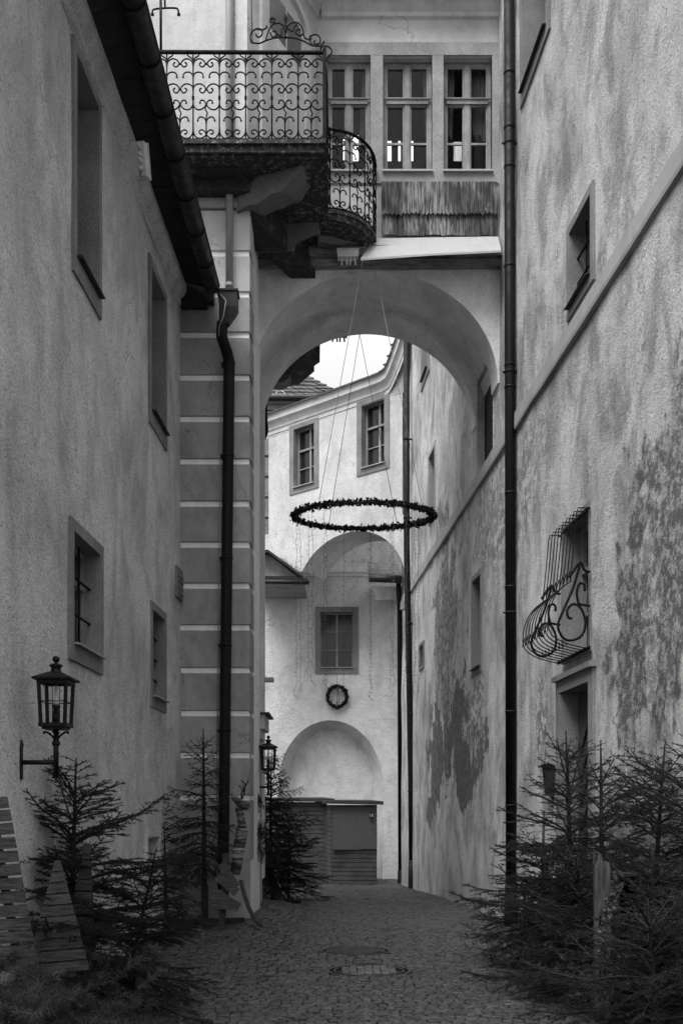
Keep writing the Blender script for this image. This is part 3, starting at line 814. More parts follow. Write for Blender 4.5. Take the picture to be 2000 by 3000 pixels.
# wrought iron railing, bays follow a path
C_ = [[(0,395),(5,360),(25,340),(50,340),(70,358),(72,372),(60,387),(45,385),(38,372),(46,362)],
      [(0,470),(3,440),(20,422),(45,422),(58,435),(60,452)],
      [(0,540),(5,510),(25,495),(50,495),(70,512),(74,530),(62,548),(46,545),(38,530),(46,522)],
      [(0,600),(4,630),(25,652),(55,648),(75,625),(72,605),(58,594),(44,598),(42,612)],
      [(79,740),(72,712),(52,698),(34,704),(28,722)], [(79,815),(72,792),(55,778),(38,785),(38,800),(48,803)],
      [(0,760),(4,800),(25,828),(55,828),(79,808)], [(0,352),(12,332),(30,320),(36,306)]]
MID = [(79,625),(73,650),(86,675),(79,700),(79,835)]
def railing(m, A, Bp, z0, z1, k=3):
    A = Vector(A); Bp = Vector(Bp)
    def mp(x, y): return A.lerp(Bp, x/158)+Vector((0,0,z1-(y-300)/(840-300)*(z1-z0)-A.z+A.z*0))
    for c in C_:
        for s in (0, 1):
            m.tube(smooth_pts([mp(158-x if s else x, y) for x, y in c], k), .0092, 5)
            e_ = c[-1]; q = mp(158-e_[0] if s else e_[0], e_[1]); m.lathe((q.x,q.y,q.z-.011), [(.004,0),(.013,.006),(.013,.016),(.004,.022)], 6)
    m.tube(smooth_pts([mp(x, y) for x, y in MID], k), .0092, 5)
    for y_ in (370, 528, 622, 800): 
        q = mp(79, y_); m.lathe((q.x,q.y,q.z-.012), [(.006,0),(.014,.006),(.014,.018),(.006,.024)], 6)
def bar(m, p, z0, z1):
    m.tube([(p.x,p.y,z0),(p.x,p.y,z1)], .0095, 5)
    q = z1-(575-300)/540*(z1-z0); m.lathe((p.x,p.y,q-.03), [(.01,0),(.018,.01),(.012,.02),(.02,.03),(.012,.04),(.018,.05),(.01,.06)], 7)
RZ0, RZ1 = BT+.02, 11.17
m = MB(); xb = -.215; bw_ = .331
i = 0
while xb-bw_*i > -3.2:
    a = Vector((xb-bw_*(i+1),12.93,0)); b = Vector((xb-bw_*i,12.93,0))
    off = 0 if i else 0
    railing(m, a, b, RZ0, RZ1); bar(m, a, RZ0-.02, RZ1); i += 1
m.beam((-3.2,12.93,RZ1+.012),(xb,12.93,RZ1+.0),.05,.022); m.beam((-3.2,12.93,RZ0+.0),(xb,12.93,RZ0),.03,.02)
m.box((xb,12.93,(BT+RZ1)/2+.02),(.045,.045,RZ1-BT+.12))
m.build('railing', M_iron, BAL)
m = MB(); path = [Vector((p.x,p.y,0)) for p in side]; path[0] = Vector((xb,12.95,0))
Ls = [0]
for i in range(1,len(path)): Ls.append(Ls[-1]+(path[i]-path[i-1]).length)
def at(s):
    for i in range(1,len(path)):
        if s <= Ls[i]+1e-6: return path[i-1].lerp(path[i], (s-Ls[i-1])/(Ls[i]-Ls[i-1]))
    return path[-1]
nb = 9; st_ = Ls[-1]/nb
for i in range(nb):
    a, b = at(i*st_), at((i+1)*st_); railing(m, a, b, RZ0, RZ1); bar(m, b, RZ0-.05, RZ1)
pp = [at(Ls[-1]*i/24) for i in range(25)]
m.tube([Vector((p.x,p.y,RZ1+.01)) for p in pp], .022, 6); m.tube([Vector((p.x,p.y,RZ0)) for p in pp], .014, 6)
m.build('railing', M_iron, BAL)
# scrolled iron overthrow on the balcony corner and the small T bracket
OV = MB(); Yo = 12.95
def cp(x, y): return P(440+x/2.063, y/2.063, Yo)
for c in ([(612,258),(660,262),(700,245),(760,228),(820,226),(880,232),(930,250),(980,275),(1045,278),(1080,285),(1098,310),(1080,340),(1065,352),(1068,368)],
          [(612,258),(605,215),(630,180),(665,175),(678,200),(665,222),(645,222),(640,205)], [(640,175),(680,180),(705,165),(700,155)],
          [(700,240),(715,190),(740,150),(780,140),(810,160)], [(725,195),(740,225),(765,210),(758,190),(740,190)],[(760,205),(790,215),(795,180),(812,165)],
          [(732,120),(755,112),(745,135),(725,130),(728,112),(745,105)],
          [(818,110),(818,235)], [(825,165),(850,140),(890,138),(915,165),(925,200),(905,215),(880,200),(885,180),(905,180)],
          [(830,170),(860,190),(870,160),(890,150)],[(925,195),(935,230),(970,240),(965,215)],
          [(985,275),(960,240),(985,210),(1015,215),(1028,245),(1015,268),(990,262),(995,245)]):
    OV.tube(smooth_pts([cp(*q) for q in c], 4), .010, 5)
OV.lathe(cp(818,215)-Vector((0,0,0)), [(.005,0),(.022,.06),(.016,.16),(.024,.22),(.004,.28)], 7)
OV.tube([cp(618,258)+Vector((0,0,-.001)), cp(614,170), cp(612,0), cp(612,-60)], .006, 5)
OV.tube([cp(1030,300), cp(1035,270), cp(1052,250)], .012, 5)
OV.build('iron_overthrow', M_iron, BAL)
m = MB(); Yo = 12.95
m.tube([P(472,150,Yo),P(471,-60,Yo)], .017, 8)
m.tube(smooth_pts([P(447,38,13.2),P(450,28,13.2),P(480,24,13.2),P(516,24,13.2),P(522,30,13.2),P(524,42,13.2)],3), .012, 6)
m.tube([P(484,24,13.2),P(482,-50,13.2)], .012, 6)
for px in (447,524): 
    c = P(px,40,13.2); m.lathe((c.x,c.y,c.z-.03),[(.008,0),(.022,.01),(.022,.03),(.008,.04)],8)
m.build('iron_bracket', M_iron, BAL)

# ------------------------------------------------------------------ RIGHT BUILDING
RB = thing('right_building', (2.7, 12, 0), 'long building on the right with peeling plaster, a stone band and deep windows', 'building')
rholes = []
def rwin(pxa, pxb, ya, yb, **k): # pxa = far side, heights measured there
    ua, ub = uR(pxb), uR(pxa)
    f, h = window(RB, MR, ua, ub, zat(yb, ub), zat(ya, ub), **k); rholes.append(h); return f
rwin(1526, 1612, -150, 322, fw=.13, depth=.35, wm=M_win, fbot=.14)
rwin(1664, 1741, 676, 944, fw=.09, depth=.35, bars=(2,2), cas=False, fbot=.1)
BAYW = rwin(1649, 1733, 1545, 1948, fw=.05, depth=.26, wm=M_win, mat=M_stone, sill=False, leaf_rows=(.33,))
rwin(1383, 1413, 1695, 1986, fw=.09, depth=.3, fbot=.1, cas=False)
rwin(1256, 1277, 1335, 1542, fw=.09, depth=.3, fbot=.1, cas=False, mat=M_band)
rwin(1229, 1242, 1890, 1967, fw=.06, depth=.2, sill=False)
rwin(1234, 1258, 940, 1150, fw=.2, depth=.3, fbot=.15)
# deep niche beside the vault, closed with a board
u0, u1 = uR(1445), uR(1399)
z0, z1 = 7.06, 8.6
rholes.append((u0, u1, z0, z1))
m = MB(); m.mbox(MR, u0-.05, u1+.05, z0-.05, z1+.05, -.16, -.11); nb_ = m.build('niche_board', M_soff, RB)
m = MB()
for k in range(5):
    c = MR((u0+u1)/2, z0+.12+k*.20, -.105); m.tube([c, c+Vector((-.02,0,0))], .018, 8)
m.build('bolt', M_pipe, nb_)
# door
ud0, ud1 = uR(1742), uR(1634); zd = zat(1993, ud1)
rholes.append((ud0+.1, ud1-.1, -.1, zd-.1))
wall_mesh(MR, 3.0, 26.6, -.6, 16, rholes, .3, .25, .014, 5).build('wall', M_right, RB)
m = MB(); fw = .15
m.mbox(MR, ud0, ud0+fw, -.1, zd-.17, -.35, .03); m.mbox(MR, ud1-fw, ud1, -.1, zd-.17, -.35, .03)
m.mbox(MR, ud0, ud1, zd-.168, zd-.03, -.35, .03); m.mbox(MR, ud0-.03, ud1+.03, zd-.03, zd+.03, -.1, .07)
D = m.build('door_frame', M_stone, RB)
m = MB(); m.mbox(MR, ud0+fw, ud1-fw, -.1, zd-.17, -.25, -.19)
uc = (ud0+ud1)/2
DR = m.build('door', M_door, RB)
m = MB()
for s in (-1, 1):   # slanted boards of the door leaves
    for k in range(9):
        zb = .15+k*.3
        a = MR(uc+s*.03, zb+.42, -.182); b = MR(uc+s*.40, zb, -.182)
        if zb+.45 < zd-.3: m.beam(a, b, .02, .03, Vector((1,0,0)))
m.mbox(MR, uc-.03, uc+.03, 0, zd-.2, -.189, -.17)
m.build('slanted_moulding', M_postd, DR)
# band
m = MB(); us_ = [3+i*.3 for i in range(79)]
for u in us_:
    a = .02*noise.noise((u*1.4,1,0)); b = .018*noise.noise((u*1.1,5,0))
    for d, z in ((.0,6.85+a),(.045,6.86+a),(.05,6.90+a),(.045,7.08+b),(.0,7.10+b)): m.v.append(tuple(MR(u,z,d)))
for i in range(len(us_)-1):
    for j in range(4): m.f.append((i*5+j,i*5+j+1,(i+1)*5+j+1,(i+1)*5+j)); m.sm.append(False)
m.build('string_course', M_band, RB)
m = MB(); m.box((4.5,14,16.2),(5.2,26,.3)); m.build('roof', M_tile, RB)
# upper vertical crack strip of plaster beside the pipe
# big downpipe
m = MB(); Yp = 14.15
x1_, x2_ = xat(1489,Yp), xat(1496,Yp)
m.tube([(x1_,Yp,16),(x2_,Yp,.55)], .073, 16); DPR = m.build('downpipe', M_pipe, RB)
m = MB(); m.lathe((x2_,Yp,-.05),[(.1,0),(.095,.3),(.085,.55),(.09,.56),(.09,.62),(.08,.64)],14); m.build('pipe_foot', M_cast, DPR)
m = MB()
for py in (215, 375, 420, 490, 780, 1070, 1090, 1135, 1445, 1720, 1795, 2085, 2360, 2410):
    k = (16-zat(py,Yp))/15.45; xx = x1_+(x2_-x1_)*k
    m = MB(); m.lathe((xx,Yp,zat(py,Yp)-.02),[(.070,0),(.081,.01),(.081,.03),(.070,.04)],16)
    if py in (375+45, 1090, 1795, 2410): m.box((xx+.09,Yp,zat(py,Yp)),(.13,.03,.025)); m.box((xx-.08,Yp,zat(py,Yp)),(.05,.02,.02))
    m.build('pipe_clamp', M_pipe, DPR)
# far downpipes
m = MB(); Yp = 24.6; a, b = xat(1190,Yp), xat(1206,Yp)
m.tube([(a,Yp,13.6),(a+.005,Yp,8),(b-.02,Yp,2.2),(b,Yp,.35)], .075, 12); d3 = m.build('downpipe', M_pipe, RB)
m = MB(); m.lathe((b+.01,Yp,-.3),[(.1,0),(.1,.55),(.085,.7)],12); m.build('pipe_foot', M_cast, d3)
m = MB()
for py in (1290,1520,1830,2095,2320,2530):
    c = P(1190+(py-990)*16/1500 if py > 1600 else 1191, py, Yp); m = MB(); m.lathe((c.x,c.y,c.z),[(.07,0),(.09,.01),(.09,.04),(.07,.05)],12); m.box((c.x+.12,c.y,c.z+.02),(.15,.03,.03)); m.build('pipe_clamp', M_pipe, d3)
# projecting iron grille of the window
UG = [uR(1733)-.02+i*(uR(1649)-uR(1733))/8*1.02 for i in range(9)]
gp_ = [(0,4.80),(.125,4.80),(.14,4.74),(.17,4.4),(.205,4.06),(.20,4.03),(.29,3.96),(.37,3.86),(.425,3.72),(.44,3.58),(.42,3.49),(.37,3.43),(.25,3.37),(.10,3.33),(0,3.31)]
m = MB()
for i, u in enumerate(UG):
    m.tube([MR(u,z,d+.03) for d,z in gp_[:3]], .0065, 5); m.tube(smooth_pts([MR(u,z,d+.03) for d,z in gp_[2:]],3), .0065, 5)
for zrow, dd, am in ((4.09,.20,.05),(3.53,.445,.06),(3.37,.24,.035)):
    pts = []
    for i, u in enumerate(UG):
        pts.append(MR(u,zrow-am*.6,dd+.03)); 
        if i < 8: pts.append(MR(u+(UG[1]-UG[0])*.3,zrow+am,dd+.03+(.0 if zrow>3.4 else .04)))
    m.tube(pts, .0055, 5)
for u in (UG[0]-.01, UG[-1]+.01):   # heavy scrolled side pieces
    for c in ([(.0,4.12),(.06,4.14),(.10,4.22),(.17,4.14),(.22,4.06)], [(.10,4.22),(.18,3.95),(.28,3.72),(.34,3.55),(.28,3.42),(.18,3.40),(.08,3.46),(.05,3.60),(.10,3.74),(.18,3.78),(.24,3.72),(.23,3.64),(.19,3.63)],
              [(.0,3.76),(.06,3.77),(.12,3.78)],[(.12,3.78),(.14,3.90),(.11,4.0),(.06,3.98),(.06,3.92)]):
        m.tube(smooth_pts([MR(u,z,d+.03) for d,z in c],4), .014, 6)
m.tube([MR(UG[0]-.03,4.79,.04),MR(UG[-1]+.03,4.79,.04)], .010, 5); m.tube([MR(UG[0]-.03,3.32,.05),MR(UG[-1]+.03,3.32,.05)], .022, 6)
m.build('projecting_grille', M_iron, BAYW)
# letter box on a bracket
c = P(1609, 2285, 12.3); t = thing('letter_box', (c.x,c.y,c.z-.2), 'narrow dark letter box with a rounded lid on the wall beside the door', 'letter box')
m = MB(); m.hexa(fr(c.x+.005,c.y,c.z-.19,.05,.05)+fr(c.x-.01,c.y,c.z+.15,.065,.08)); m.build('box', M_postd, t)
m = MB(); vs = []
for k in range(9):
    a = math.pi*(k/8); vs.append((c.x-.04+math.cos(a)*.085, c.y, c.z+.15+math.sin(a)*.045))
m.prism([Vector(v)-Vector((0,.1,0)) for v in vs], (0,.2,0)); m.build('lid', M_pipe, t)

# ------------------------------------------------------------------ BRIDGE BUILDING (far, slanted facade)
BB = thing('bridge_building', (0, 26.5, 6), 'white building bridging the far end on an arch, with two framed windows', 'building')
bh = []
def bwin(pxa, pxb, ya, yb, **k):
    ua, ub = uB(pxa), uB(pxb)
    f, h = window(BB, MB_, ua, ub, zat(yb, yB(pxa)), zat(ya, yB(pxa)), **k); bh.append(h); return f
bwin(849, 934, 1251, 1452, wm=M_winf, fw=.12, depth=.22, leaf_rows=(.33,), cross=(.62,.64), smat=M_flash, fbot=.16)
bwin(1046, 1141, 1180, 1397, wm=M_winf, fw=.12, depth=.22, leaf_rows=(.33,), cross=(.62,.64), smat=M_flash, fbot=.16)
# wall above the arch
ul, ur_ = uB(787), 1.50
zar = 8.9
wall_mesh(MB_, ul, ur_, zar, 12.3, bh, .2, .4, .006, 8).build('wall', M_bridge, BB)
m = MB(); ac = uB(1018); aw = 1.42; asp = 7.2; arise = 1.58   # arch
def barc(t_, d=0): return MB_(ac+aw*math.cos(t_), asp+arise*math.sin(t_), d)
n = 40; vs = []
for k in range(n+1):
    p = barc(math.pi*k/n); vs += [p, MB_(ac+aw*math.cos(math.pi*k/n), zar, 0)]
okk = [not (math.cos(math.pi*k/n) < 0 and asp+arise*math.sin(math.pi*k/n) < 7.98) for k in range(n+1)]
last = max(k for k in range(n+1) if okk[k])
m.add(vs, [(2*i,2*i+2,2*i+3,2*i+1) for i in range(last)])
xl_ = ac+aw*math.cos(math.pi*last/n); zl_ = asp+arise*math.sin(math.pi*last/n)
m.add([MB_(ac+aw,6.55),MB_(ur_+.2,6.55),MB_(ur_+.2,zar),MB_(ac+aw,zar)],[(0,1,2,3)])
m.add([MB_(ul,zl_),MB_(xl_,zl_),MB_(xl_,zar),MB_(ul,zar)],[(0,1,2,3)])
m.add([MB_(ul,zar),MB_(ul,12.3),MB_(ul-.0,12.3,-2),MB_(ul,zar,-2)],[(0,1,2,3)])
m.add([MB_(ac+aw,6.55),MB_(ac+aw,asp),MB_(ac+aw,asp,-.5),MB_(ac+aw,6.55,-.5)],[(0,1,2,3)])
m.build('arch_wall', M_bridge, BB)
m = MB(); vs = []
for k in range(n+1):
    t_ = math.pi*k/n; vs += [barc(t_), barc(t_,-.9)+Vector((0,.3,0))]
m.add(vs, [(2*i,2*i+2,2*i+3,2*i+1) for i in range(last)], True); m.build('vault', M_arch, BB)
m = MB(); c = MB_(ac+aw, 6.5); m.hexa([MB_(ac+aw-.1,6.55,-.1),MB_(ur_+.1,6.55,-.1),MB_(ur_+.1,6.55,.06),MB_(ac+aw-.1,6.55,.06),MB_(ac+aw-.06,6.75,-.1),MB_(ur_+.1,6.75,-.1),MB_(ur_+.1,6.75,.1),MB_(ac+aw-.06,6.75,.1)])
m.build('springer', M_stonel, BB)
# swept cornice + roof edge
cs = [(uB(px_), lift) for px_, lift in ((778,0),(860,0),(950,0),(1040,0),(1100,0),(1125,.01),(1140,.06),(1150,.2),(1160,.38),(1170,.55),(1182,.80))]
fwd = [0]*5+[0,.03,.10,.2,.32,.5]
cpf = [(0,-.50),(.02,-.49),(.02,-.455),(.0,-.445),(.0,-.39),(.03,-.36),(.035,-.30),(.07,-.22),(.13,-.17),(.15,-.165),(.16,-.03),(.19,-.02),(.19,0),(0,.0)]
m = MB()
for (u, l), f_ in zip(cs, fwd):
    for d, z in cpf:
        p = MB_(u, 12.45+l+z*(1+l*.5), d+.0); p.y -= f_; m.v.append(tuple(p))
k = len(cpf)
for i in range(len(cs)-1):
    for j in range(k-1): m.f.append((i*k+j,i*k+j+1,(i+1)*k+j+1,(i+1)*k+j)); m.sm.append(False)
m.build('cornice', M_trim, BB)
m = MB()
for i in range(len(cs)-1):
    a, b = MB_(cs[i][0],12.45+cs[i][1],.22), MB_(cs[i+1][0],12.45+cs[i+1][1],.22); a.y -= fwd[i]; b.y -= fwd[i+1]
    a2, b2 = a+Vector((.9,1.1,.5)), b+Vector((.9,1.1,.5)); dn = Vector((0,0,.05))
    m.hexa([a,b,b2,a2,a+dn,b+dn,b2+dn,a2+dn])
    L_ = (b-a).length; kk = max(1,int(L_/.2))
    for q in range(kk):
        p = a.lerp(b,(q+.5)/kk)+Vector((.02,.05,.06+rnd.uniform(0,.03))); m.box(p+Vector((.04,.04,-.035)),(.17,.2,.02),-.7)
m.build('roof', M_tile, BB)
# strip of wall closing the curved corner
m = MB(); vs = []
for (u, l), f_ in zip(cs, fwd):
    a = MB_(u, 11.9, .002); b = MB_(u, 12.44+l, .002); b.y -= f_; c_ = MB_(u, 12.1+l*.5, .002); c_.y -= f_*.5; vs += [a, c_, b]
m.add(vs, [(3*i+j,3*i+3+j,3*i+4+j,3*i+1+j) for i in range(len(cs)-1) for j in (0,1)]); m.build('frieze', M_bridge, BB)
# ------------------------------------------------------------------ BACK BUILDING
YBk = 28.9; MK = MF(YBk)
KB = thing('back_building', (0, YBk, 0), 'pale plaster wall closing the alley with one window, a blind arch and a hanging wreath', 'building')
wx = lambda px: xat(px, YBk); wz = lambda py: zat(py, YBk)
f, h = window(KB, MK, wx(923), wx(1050), wz(1975), wz(1778), fw=.15, depth=.22, leaf_rows=(.33,.66), cross=(.5,1.1), smat=M_flash, fbot=.18, mat=M_stone, wm=M_win)
bc, ba, bsp, bri = wx(968), 1.47, wz(2300), wz(2110)-wz(2300)
mm_ = wall_mesh(MK, -3.2, 2.2, wz(2108)+.02, 9.4, [h], .15, .5, .015, 3)
n = 40; vs = []
for k in range(n+1):
    t_ = math.pi*k/n; x = bc+ba*math.cos(t_); vs += [(x,YBk,bsp+bri*math.sin(t_)),(x,YBk,wz(2108)+.02)]
mm_.add(vs,[(2*i,2*i+2,2*i+3,2*i+1) for i in range(n)])
mm_.add([(bc+ba,YBk,-.6),(2.2,YBk,-.6),(2.2,YBk,wz(2108)+.02),(bc+ba,YBk,wz(2108)+.02)],[(0,1,2,3)])
mm_.add([(-3.2,YBk,-.6),(bc-ba,YBk,-.6),(bc-ba,YBk,wz(2108)+.02),(-3.2,YBk,wz(2108)+.02)],[(0,1,2,3)])
mm_.build('wall', M_back, KB)
m = MB(); ringp = [[] for _ in range(4)]
pr = [(0,0),(-.12,.22),(-.2,.42),(-.25,.5)]
vs = []
for k in range(n+1):
    t_ = math.pi*k/n
    for dr, dy in pr: vs.append((bc+(ba+dr)*math.cos(t_),YBk+dy,bsp+(bri+dr)*math.sin(t_)))
K = 4
m.add(vs,[(i*K+j,i*K+j+1,(i+1)*K+j+1,(i+1)*K+j) for i in range(n) for j in range(K-1)],True)
m.add([(bc-ba-.1,YBk+.5,-.6),(bc+ba+.1,YBk+.5,-.6),(bc+ba+.1,YBk+.5,bsp+bri),(bc-ba-.1,YBk+.5,bsp+bri)],[(0,1,2,3)])
for s in (-1,1): m.add([(bc+s*ba,YBk,-.6),(bc+s*(ba-.25),YBk+.5,-.6),(bc+s*(ba-.25),YBk+.5,bsp),(bc+s*ba,YBk,bsp)],[(0,1,2,3)])
m.build('blind_arch', M_back, KB)
# moulding under the bridge vault and lean-to roofs
m = MB(); m.box(((wx(870)+wx(1085))/2,YBk-.03,wz(1676)),(wx(1085)-wx(870),.06,.05)); m.box(((wx(870)+wx(1085))/2,YBk-.015,wz(1684)),(wx(1085)-wx(870),.03,.1)); m.build('moulding', M_trim, KB)
m = MB(); Yg = 26.6
A, B_, C2, D2 = P(740,1618,Yg), P(786,1616,Yg), P(905,1702,Yg), P(740,1702,Yg)
m.prism([A+Vector((0,.2,-.02)),B_+Vector((0,.2,-.02)),C2+Vector((-.12,.2,.0)),D2+Vector((0,.2,0))],(0,2.0,0)); m.build('gable', M_blk, KB)
m = MB(); th_ = Vector((0,0,.07))
m.hexa([A-th_*.6+Vector((0,-.1,0)),B_-th_*.6+Vector((0,-.1,0)),B_+Vector((0,2.1,-.05)),A+Vector((0,2.1,-.05)),A+th_*.4+Vector((0,-.1,0)),B_+th_*.4+Vector((0,-.1,0)),B_+th_+Vector((0,2.1,0)),A+th_+Vector((0,2.1,0))])
e1 = Vector((0,-.1,0)); e2 = Vector((0,2.2,0)); C3 = P(888,1690,Yg)
m.hexa([B_+e1-th_*.6,C3+e1-th_*.6,C3+e2-th_*.6,B_+e2-th_*.6,B_+e1+th_*.4,C3+e1+th_*.4,C3+e2+th_*.4,B_+e2+th_*.4])
m.build('lean_to_roof', M_hutd, KB)
m = MB(); a, b = P(740,1704,Yg-.1), P(906,1706,Yg-.1); m.tube([a,b],.06,10); m.beam(a+Vector((0,.1,.12)),b+Vector((-.05,.1,.09)),.2,.03); m.beam(P(740,1690,Yg),P(885,1692,Yg),.05,.05); m.build('lean_to_gutter', M_gut, KB)
m = MB(); a, b = P(1080,1694,25.9), P(1176,1698,25.9); m.tube([a,b],.095,12); m.hexa([a+Vector((0,.1,.1)),b+Vector((0,.1,.1)),b+Vector((0,1.6,.75)),a+Vector((0,1.6,.75)),a+Vector((0,.1,.13)),b+Vector((0,.1,.13)),b+Vector((0,1.6,.8)),a+Vector((0,1.6,.8))])
m.build('lean_to_gutter', M_gut, KB)
m = MB(); Yq = 26.4; m.hexa([P(1100,1758,Yq),P(1185,1758,Yq),P(1185,1758,Yq+2.4),P(1100,1758,Yq+2.4),P(1090,1718,Yq-.1),P(1185,1718,Yq-.1),P(1185,1718,Yq+2.4),P(1090,1718,Yq+2.4)])
m.build('boxed_eaves', M_trim, KB)
m = MB(); m.tube([P(1166,1700,26.2),P(1170,1780,26.4),P(1173,2560,27.2)],.066,12); q_ = m.build('downpipe', M_pipe, KB)
m = MB(); c = P(1174,2600,27.2); m.lathe((c.x,c.y,c.z-.1),[(.09,0),(.09,.5),(.07,.6)],12); m.build('pipe_foot', M_cast, q_)
# grass tuft on the lean-to roof
g_ = MB()
for k in range(260):
    x = rnd.random(); p = P(825+x*58,1672-22+x*42,Yg+.1+rnd.random()*.4); dx = rnd.uniform(-.1,.1); hh = rnd.uniform(.05,.28)
    g_.add([p,p+Vector((.008,0,0)),p+Vector((dx,0,hh))],[(0,1,2)])
o = g_.build('moss_and_grass', needle_mat('dry_grass', .08, .16)); o['kind'] = 'stuff'
# ------------------------------------------------------------------ TURRET BUILDING with tiled roof
TB = thing('tower_building', (-2.5, 31, 0), 'far house with quoined corner and dark shingled hip roof behind the bridge', 'building')
m = MB(); m.box((-3.7,32.4,6.45),(7.3,4.0,14.5)); m.build('wall', M_back, TB)
m = MB(); zc_ = zat(1612,29.8); k = 0; Yq = 29.8
m.box((xat(779,Yq)-.45,30.1,6.9),(1.2,.5,10.6)); 
m.build('corner_wall', M_white, TB)
m = MB(); yy = 1285
while yy < 1640:
    zt, zb = zat(yy,Yq), zat(yy+52,Yq)
    if k % 2: m.box((xat(764,Yq)-.2,Yq-.0,(zt+zb)/2),(.42,.2,zt-zb-.02)); m.box((xat(783,Yq)-.02,Yq,(zt+zb)/2),(.2,.2,zt-zb))
    else: m.box((xat(770,Yq)-.12,Yq,(zt+zb)/2),(.58,.2,zt-zb))
    yy += 60; k += 1
m.build('quoin', M_quoin, TB)
ev = zat(1163,30.0)
m = MB(); cr = (-7,30.0,ev+.1); c1 = (.15,30.0,ev); c2 = (.15,37,ev); r1 = (-3.0,33.5,ev+3.1); r0 = (-8,33.5,ev+3.1)
nr = 16    # overlapping shingle courses
for k in range(nr):
    t0, t1 = k/nr, (k+1.25)/nr
    L0 = Vector((-8,30,ev)).lerp(Vector(r0),t0); R0 = Vector(c1).lerp(Vector(r1),t0); L1 = Vector((-8,30,ev)).lerp(Vector(r0),min(1,t1)); R1 = Vector(c1).lerp(Vector(r1),min(1,t1))
    S0 = Vector(c2).lerp(Vector((-3,33.6,ev+3.1)),t0); S1 = Vector(c2).lerp(Vector((-3,33.6,ev+3.1)),min(1,t1))
    nw = 34
    for j in range(nw):
        a0, a1 = j/nw+.002, (j+1)/nw-.002; u_ = Vector((0,-.01,.055+rnd.uniform(-.012,.02))); lo = Vector((0,0,rnd.uniform(-.02,.02)))
        m.add([L0.lerp(R0,a0)+u_+lo,L0.lerp(R0,a1)+u_+lo,L1.lerp(R1,a1),L1.lerp(R1,a0),L0.lerp(R0,a0)+lo,L0.lerp(R0,a1)+lo],[(0,1,2,3),(4,5,1,0)])
    m.add([R0+Vector((0,0,.06)),S0+Vector((0,0,.06)),S1,R1,R0,S0],[(0,1,2,3),(4,5,1,0)])
m.build('roof', M_tile, TB)
m = MB(); m.tube([(-7,29.95,ev-.02),(.1,29.95,ev-.06)],.08,8); m.build('gutter', M_gut, TB)
m = MB(); m.box((-3.8,30.25,ev-.25),(7.4,.3,.16)); m.box((-3.75,30.2,ev-.09),(7.6,.4,.155)); m.box((-3.8,30.3,ev-.45),(7.1,.3,.2)); m.build('cornice', M_quoin, TB)
# second balcony on the passage side beyond the arch
bz = zat(1032,18.6)
B2 = thing('far_balcony', (-1.3, 18.6, 9), 'dark stone balcony hanging high beyond the arch with scrolled railing edge', 'balcony')
pl2 = [(-1.9,17.5),(-.7,17.5),(-.38,18.2),(-.40,18.9),(-.8,19.5),(-1.9,19.8)]
m = MB()
m.prism([(x,y,bz-.05) for x,y in pl2],(0,0,.2)); m.prism([(-.9+(x+.9)*.8,y,bz-.22) for x,y in pl2],(0,0,.168)); m.build('slab', M_mossy, B2)
m = MB()
prf = [(-1.9,bz-.2),(-1.9,bz-.95),(-1.35,bz-.42-.0),(-1.15,bz-.52),(-1.0,bz-.36),(-.85,bz-.30),(-.8,bz-.2)]
prf = [(-1.9,bz-.2),(-1.9,bz-.42),(-1.4,bz-.36),(-1.1,bz-.38),(-.98,bz-.30),(-.93,bz-.2)]
m.prism([(x,18.1,z) for x,z in prf],(0,.45,0)); m.prism([(x,19.0,z) for x,z in prf],(0,.35,0)); m.build('corbel', M_corb, B2)
m = MB(); path2 = [Vector((x,y,0)) for x,y in ((-.42,18.0),(-.40,18.45),(-.42,18.9))]
for i in range(2): railing(m, path2[i], path2[i+1], bz+.16, bz+1.25, 2)
for p in path2: bar(m, p, bz+.12, bz+1.25)
for k in range(9):   # little scrolls curling outwards along the edge
    z_ = bz+.1+k*.13; m.tube(smooth_pts([(-.40,18.3,z_),(-.35,18.3,z_+.015),(-.325,18.3,z_+.05),(-.35,18.3,z_+.08),(-.365,18.3,z_+.06)],3),.011,5)
m.tube([Vector((p.x,p.y,bz+1.27)) for p in path2],.02,6); m.build('railing', M_iron, B2)
SB = thing('side_house', (-2.2, 19, 0), 'plain plaster side house on the left past the archway carrying the far balcony', 'building')
m = MB(); m.box((-2.95,19.2,7),(2.5,3.6,15)); m.build('wall', M_arch, SB)
m = MB(); m.tube(smooth_pts([P(774,1140,17.6),P(775,1230,17.6),P(777,1262,17.6),P(768,1285,17.6),P(750,1298,17.6)],4),.055,12); m.build('downpipe', M_pipe, SB)
bpy.data.objects['side_house'].location = (-2.2, 19, 0)

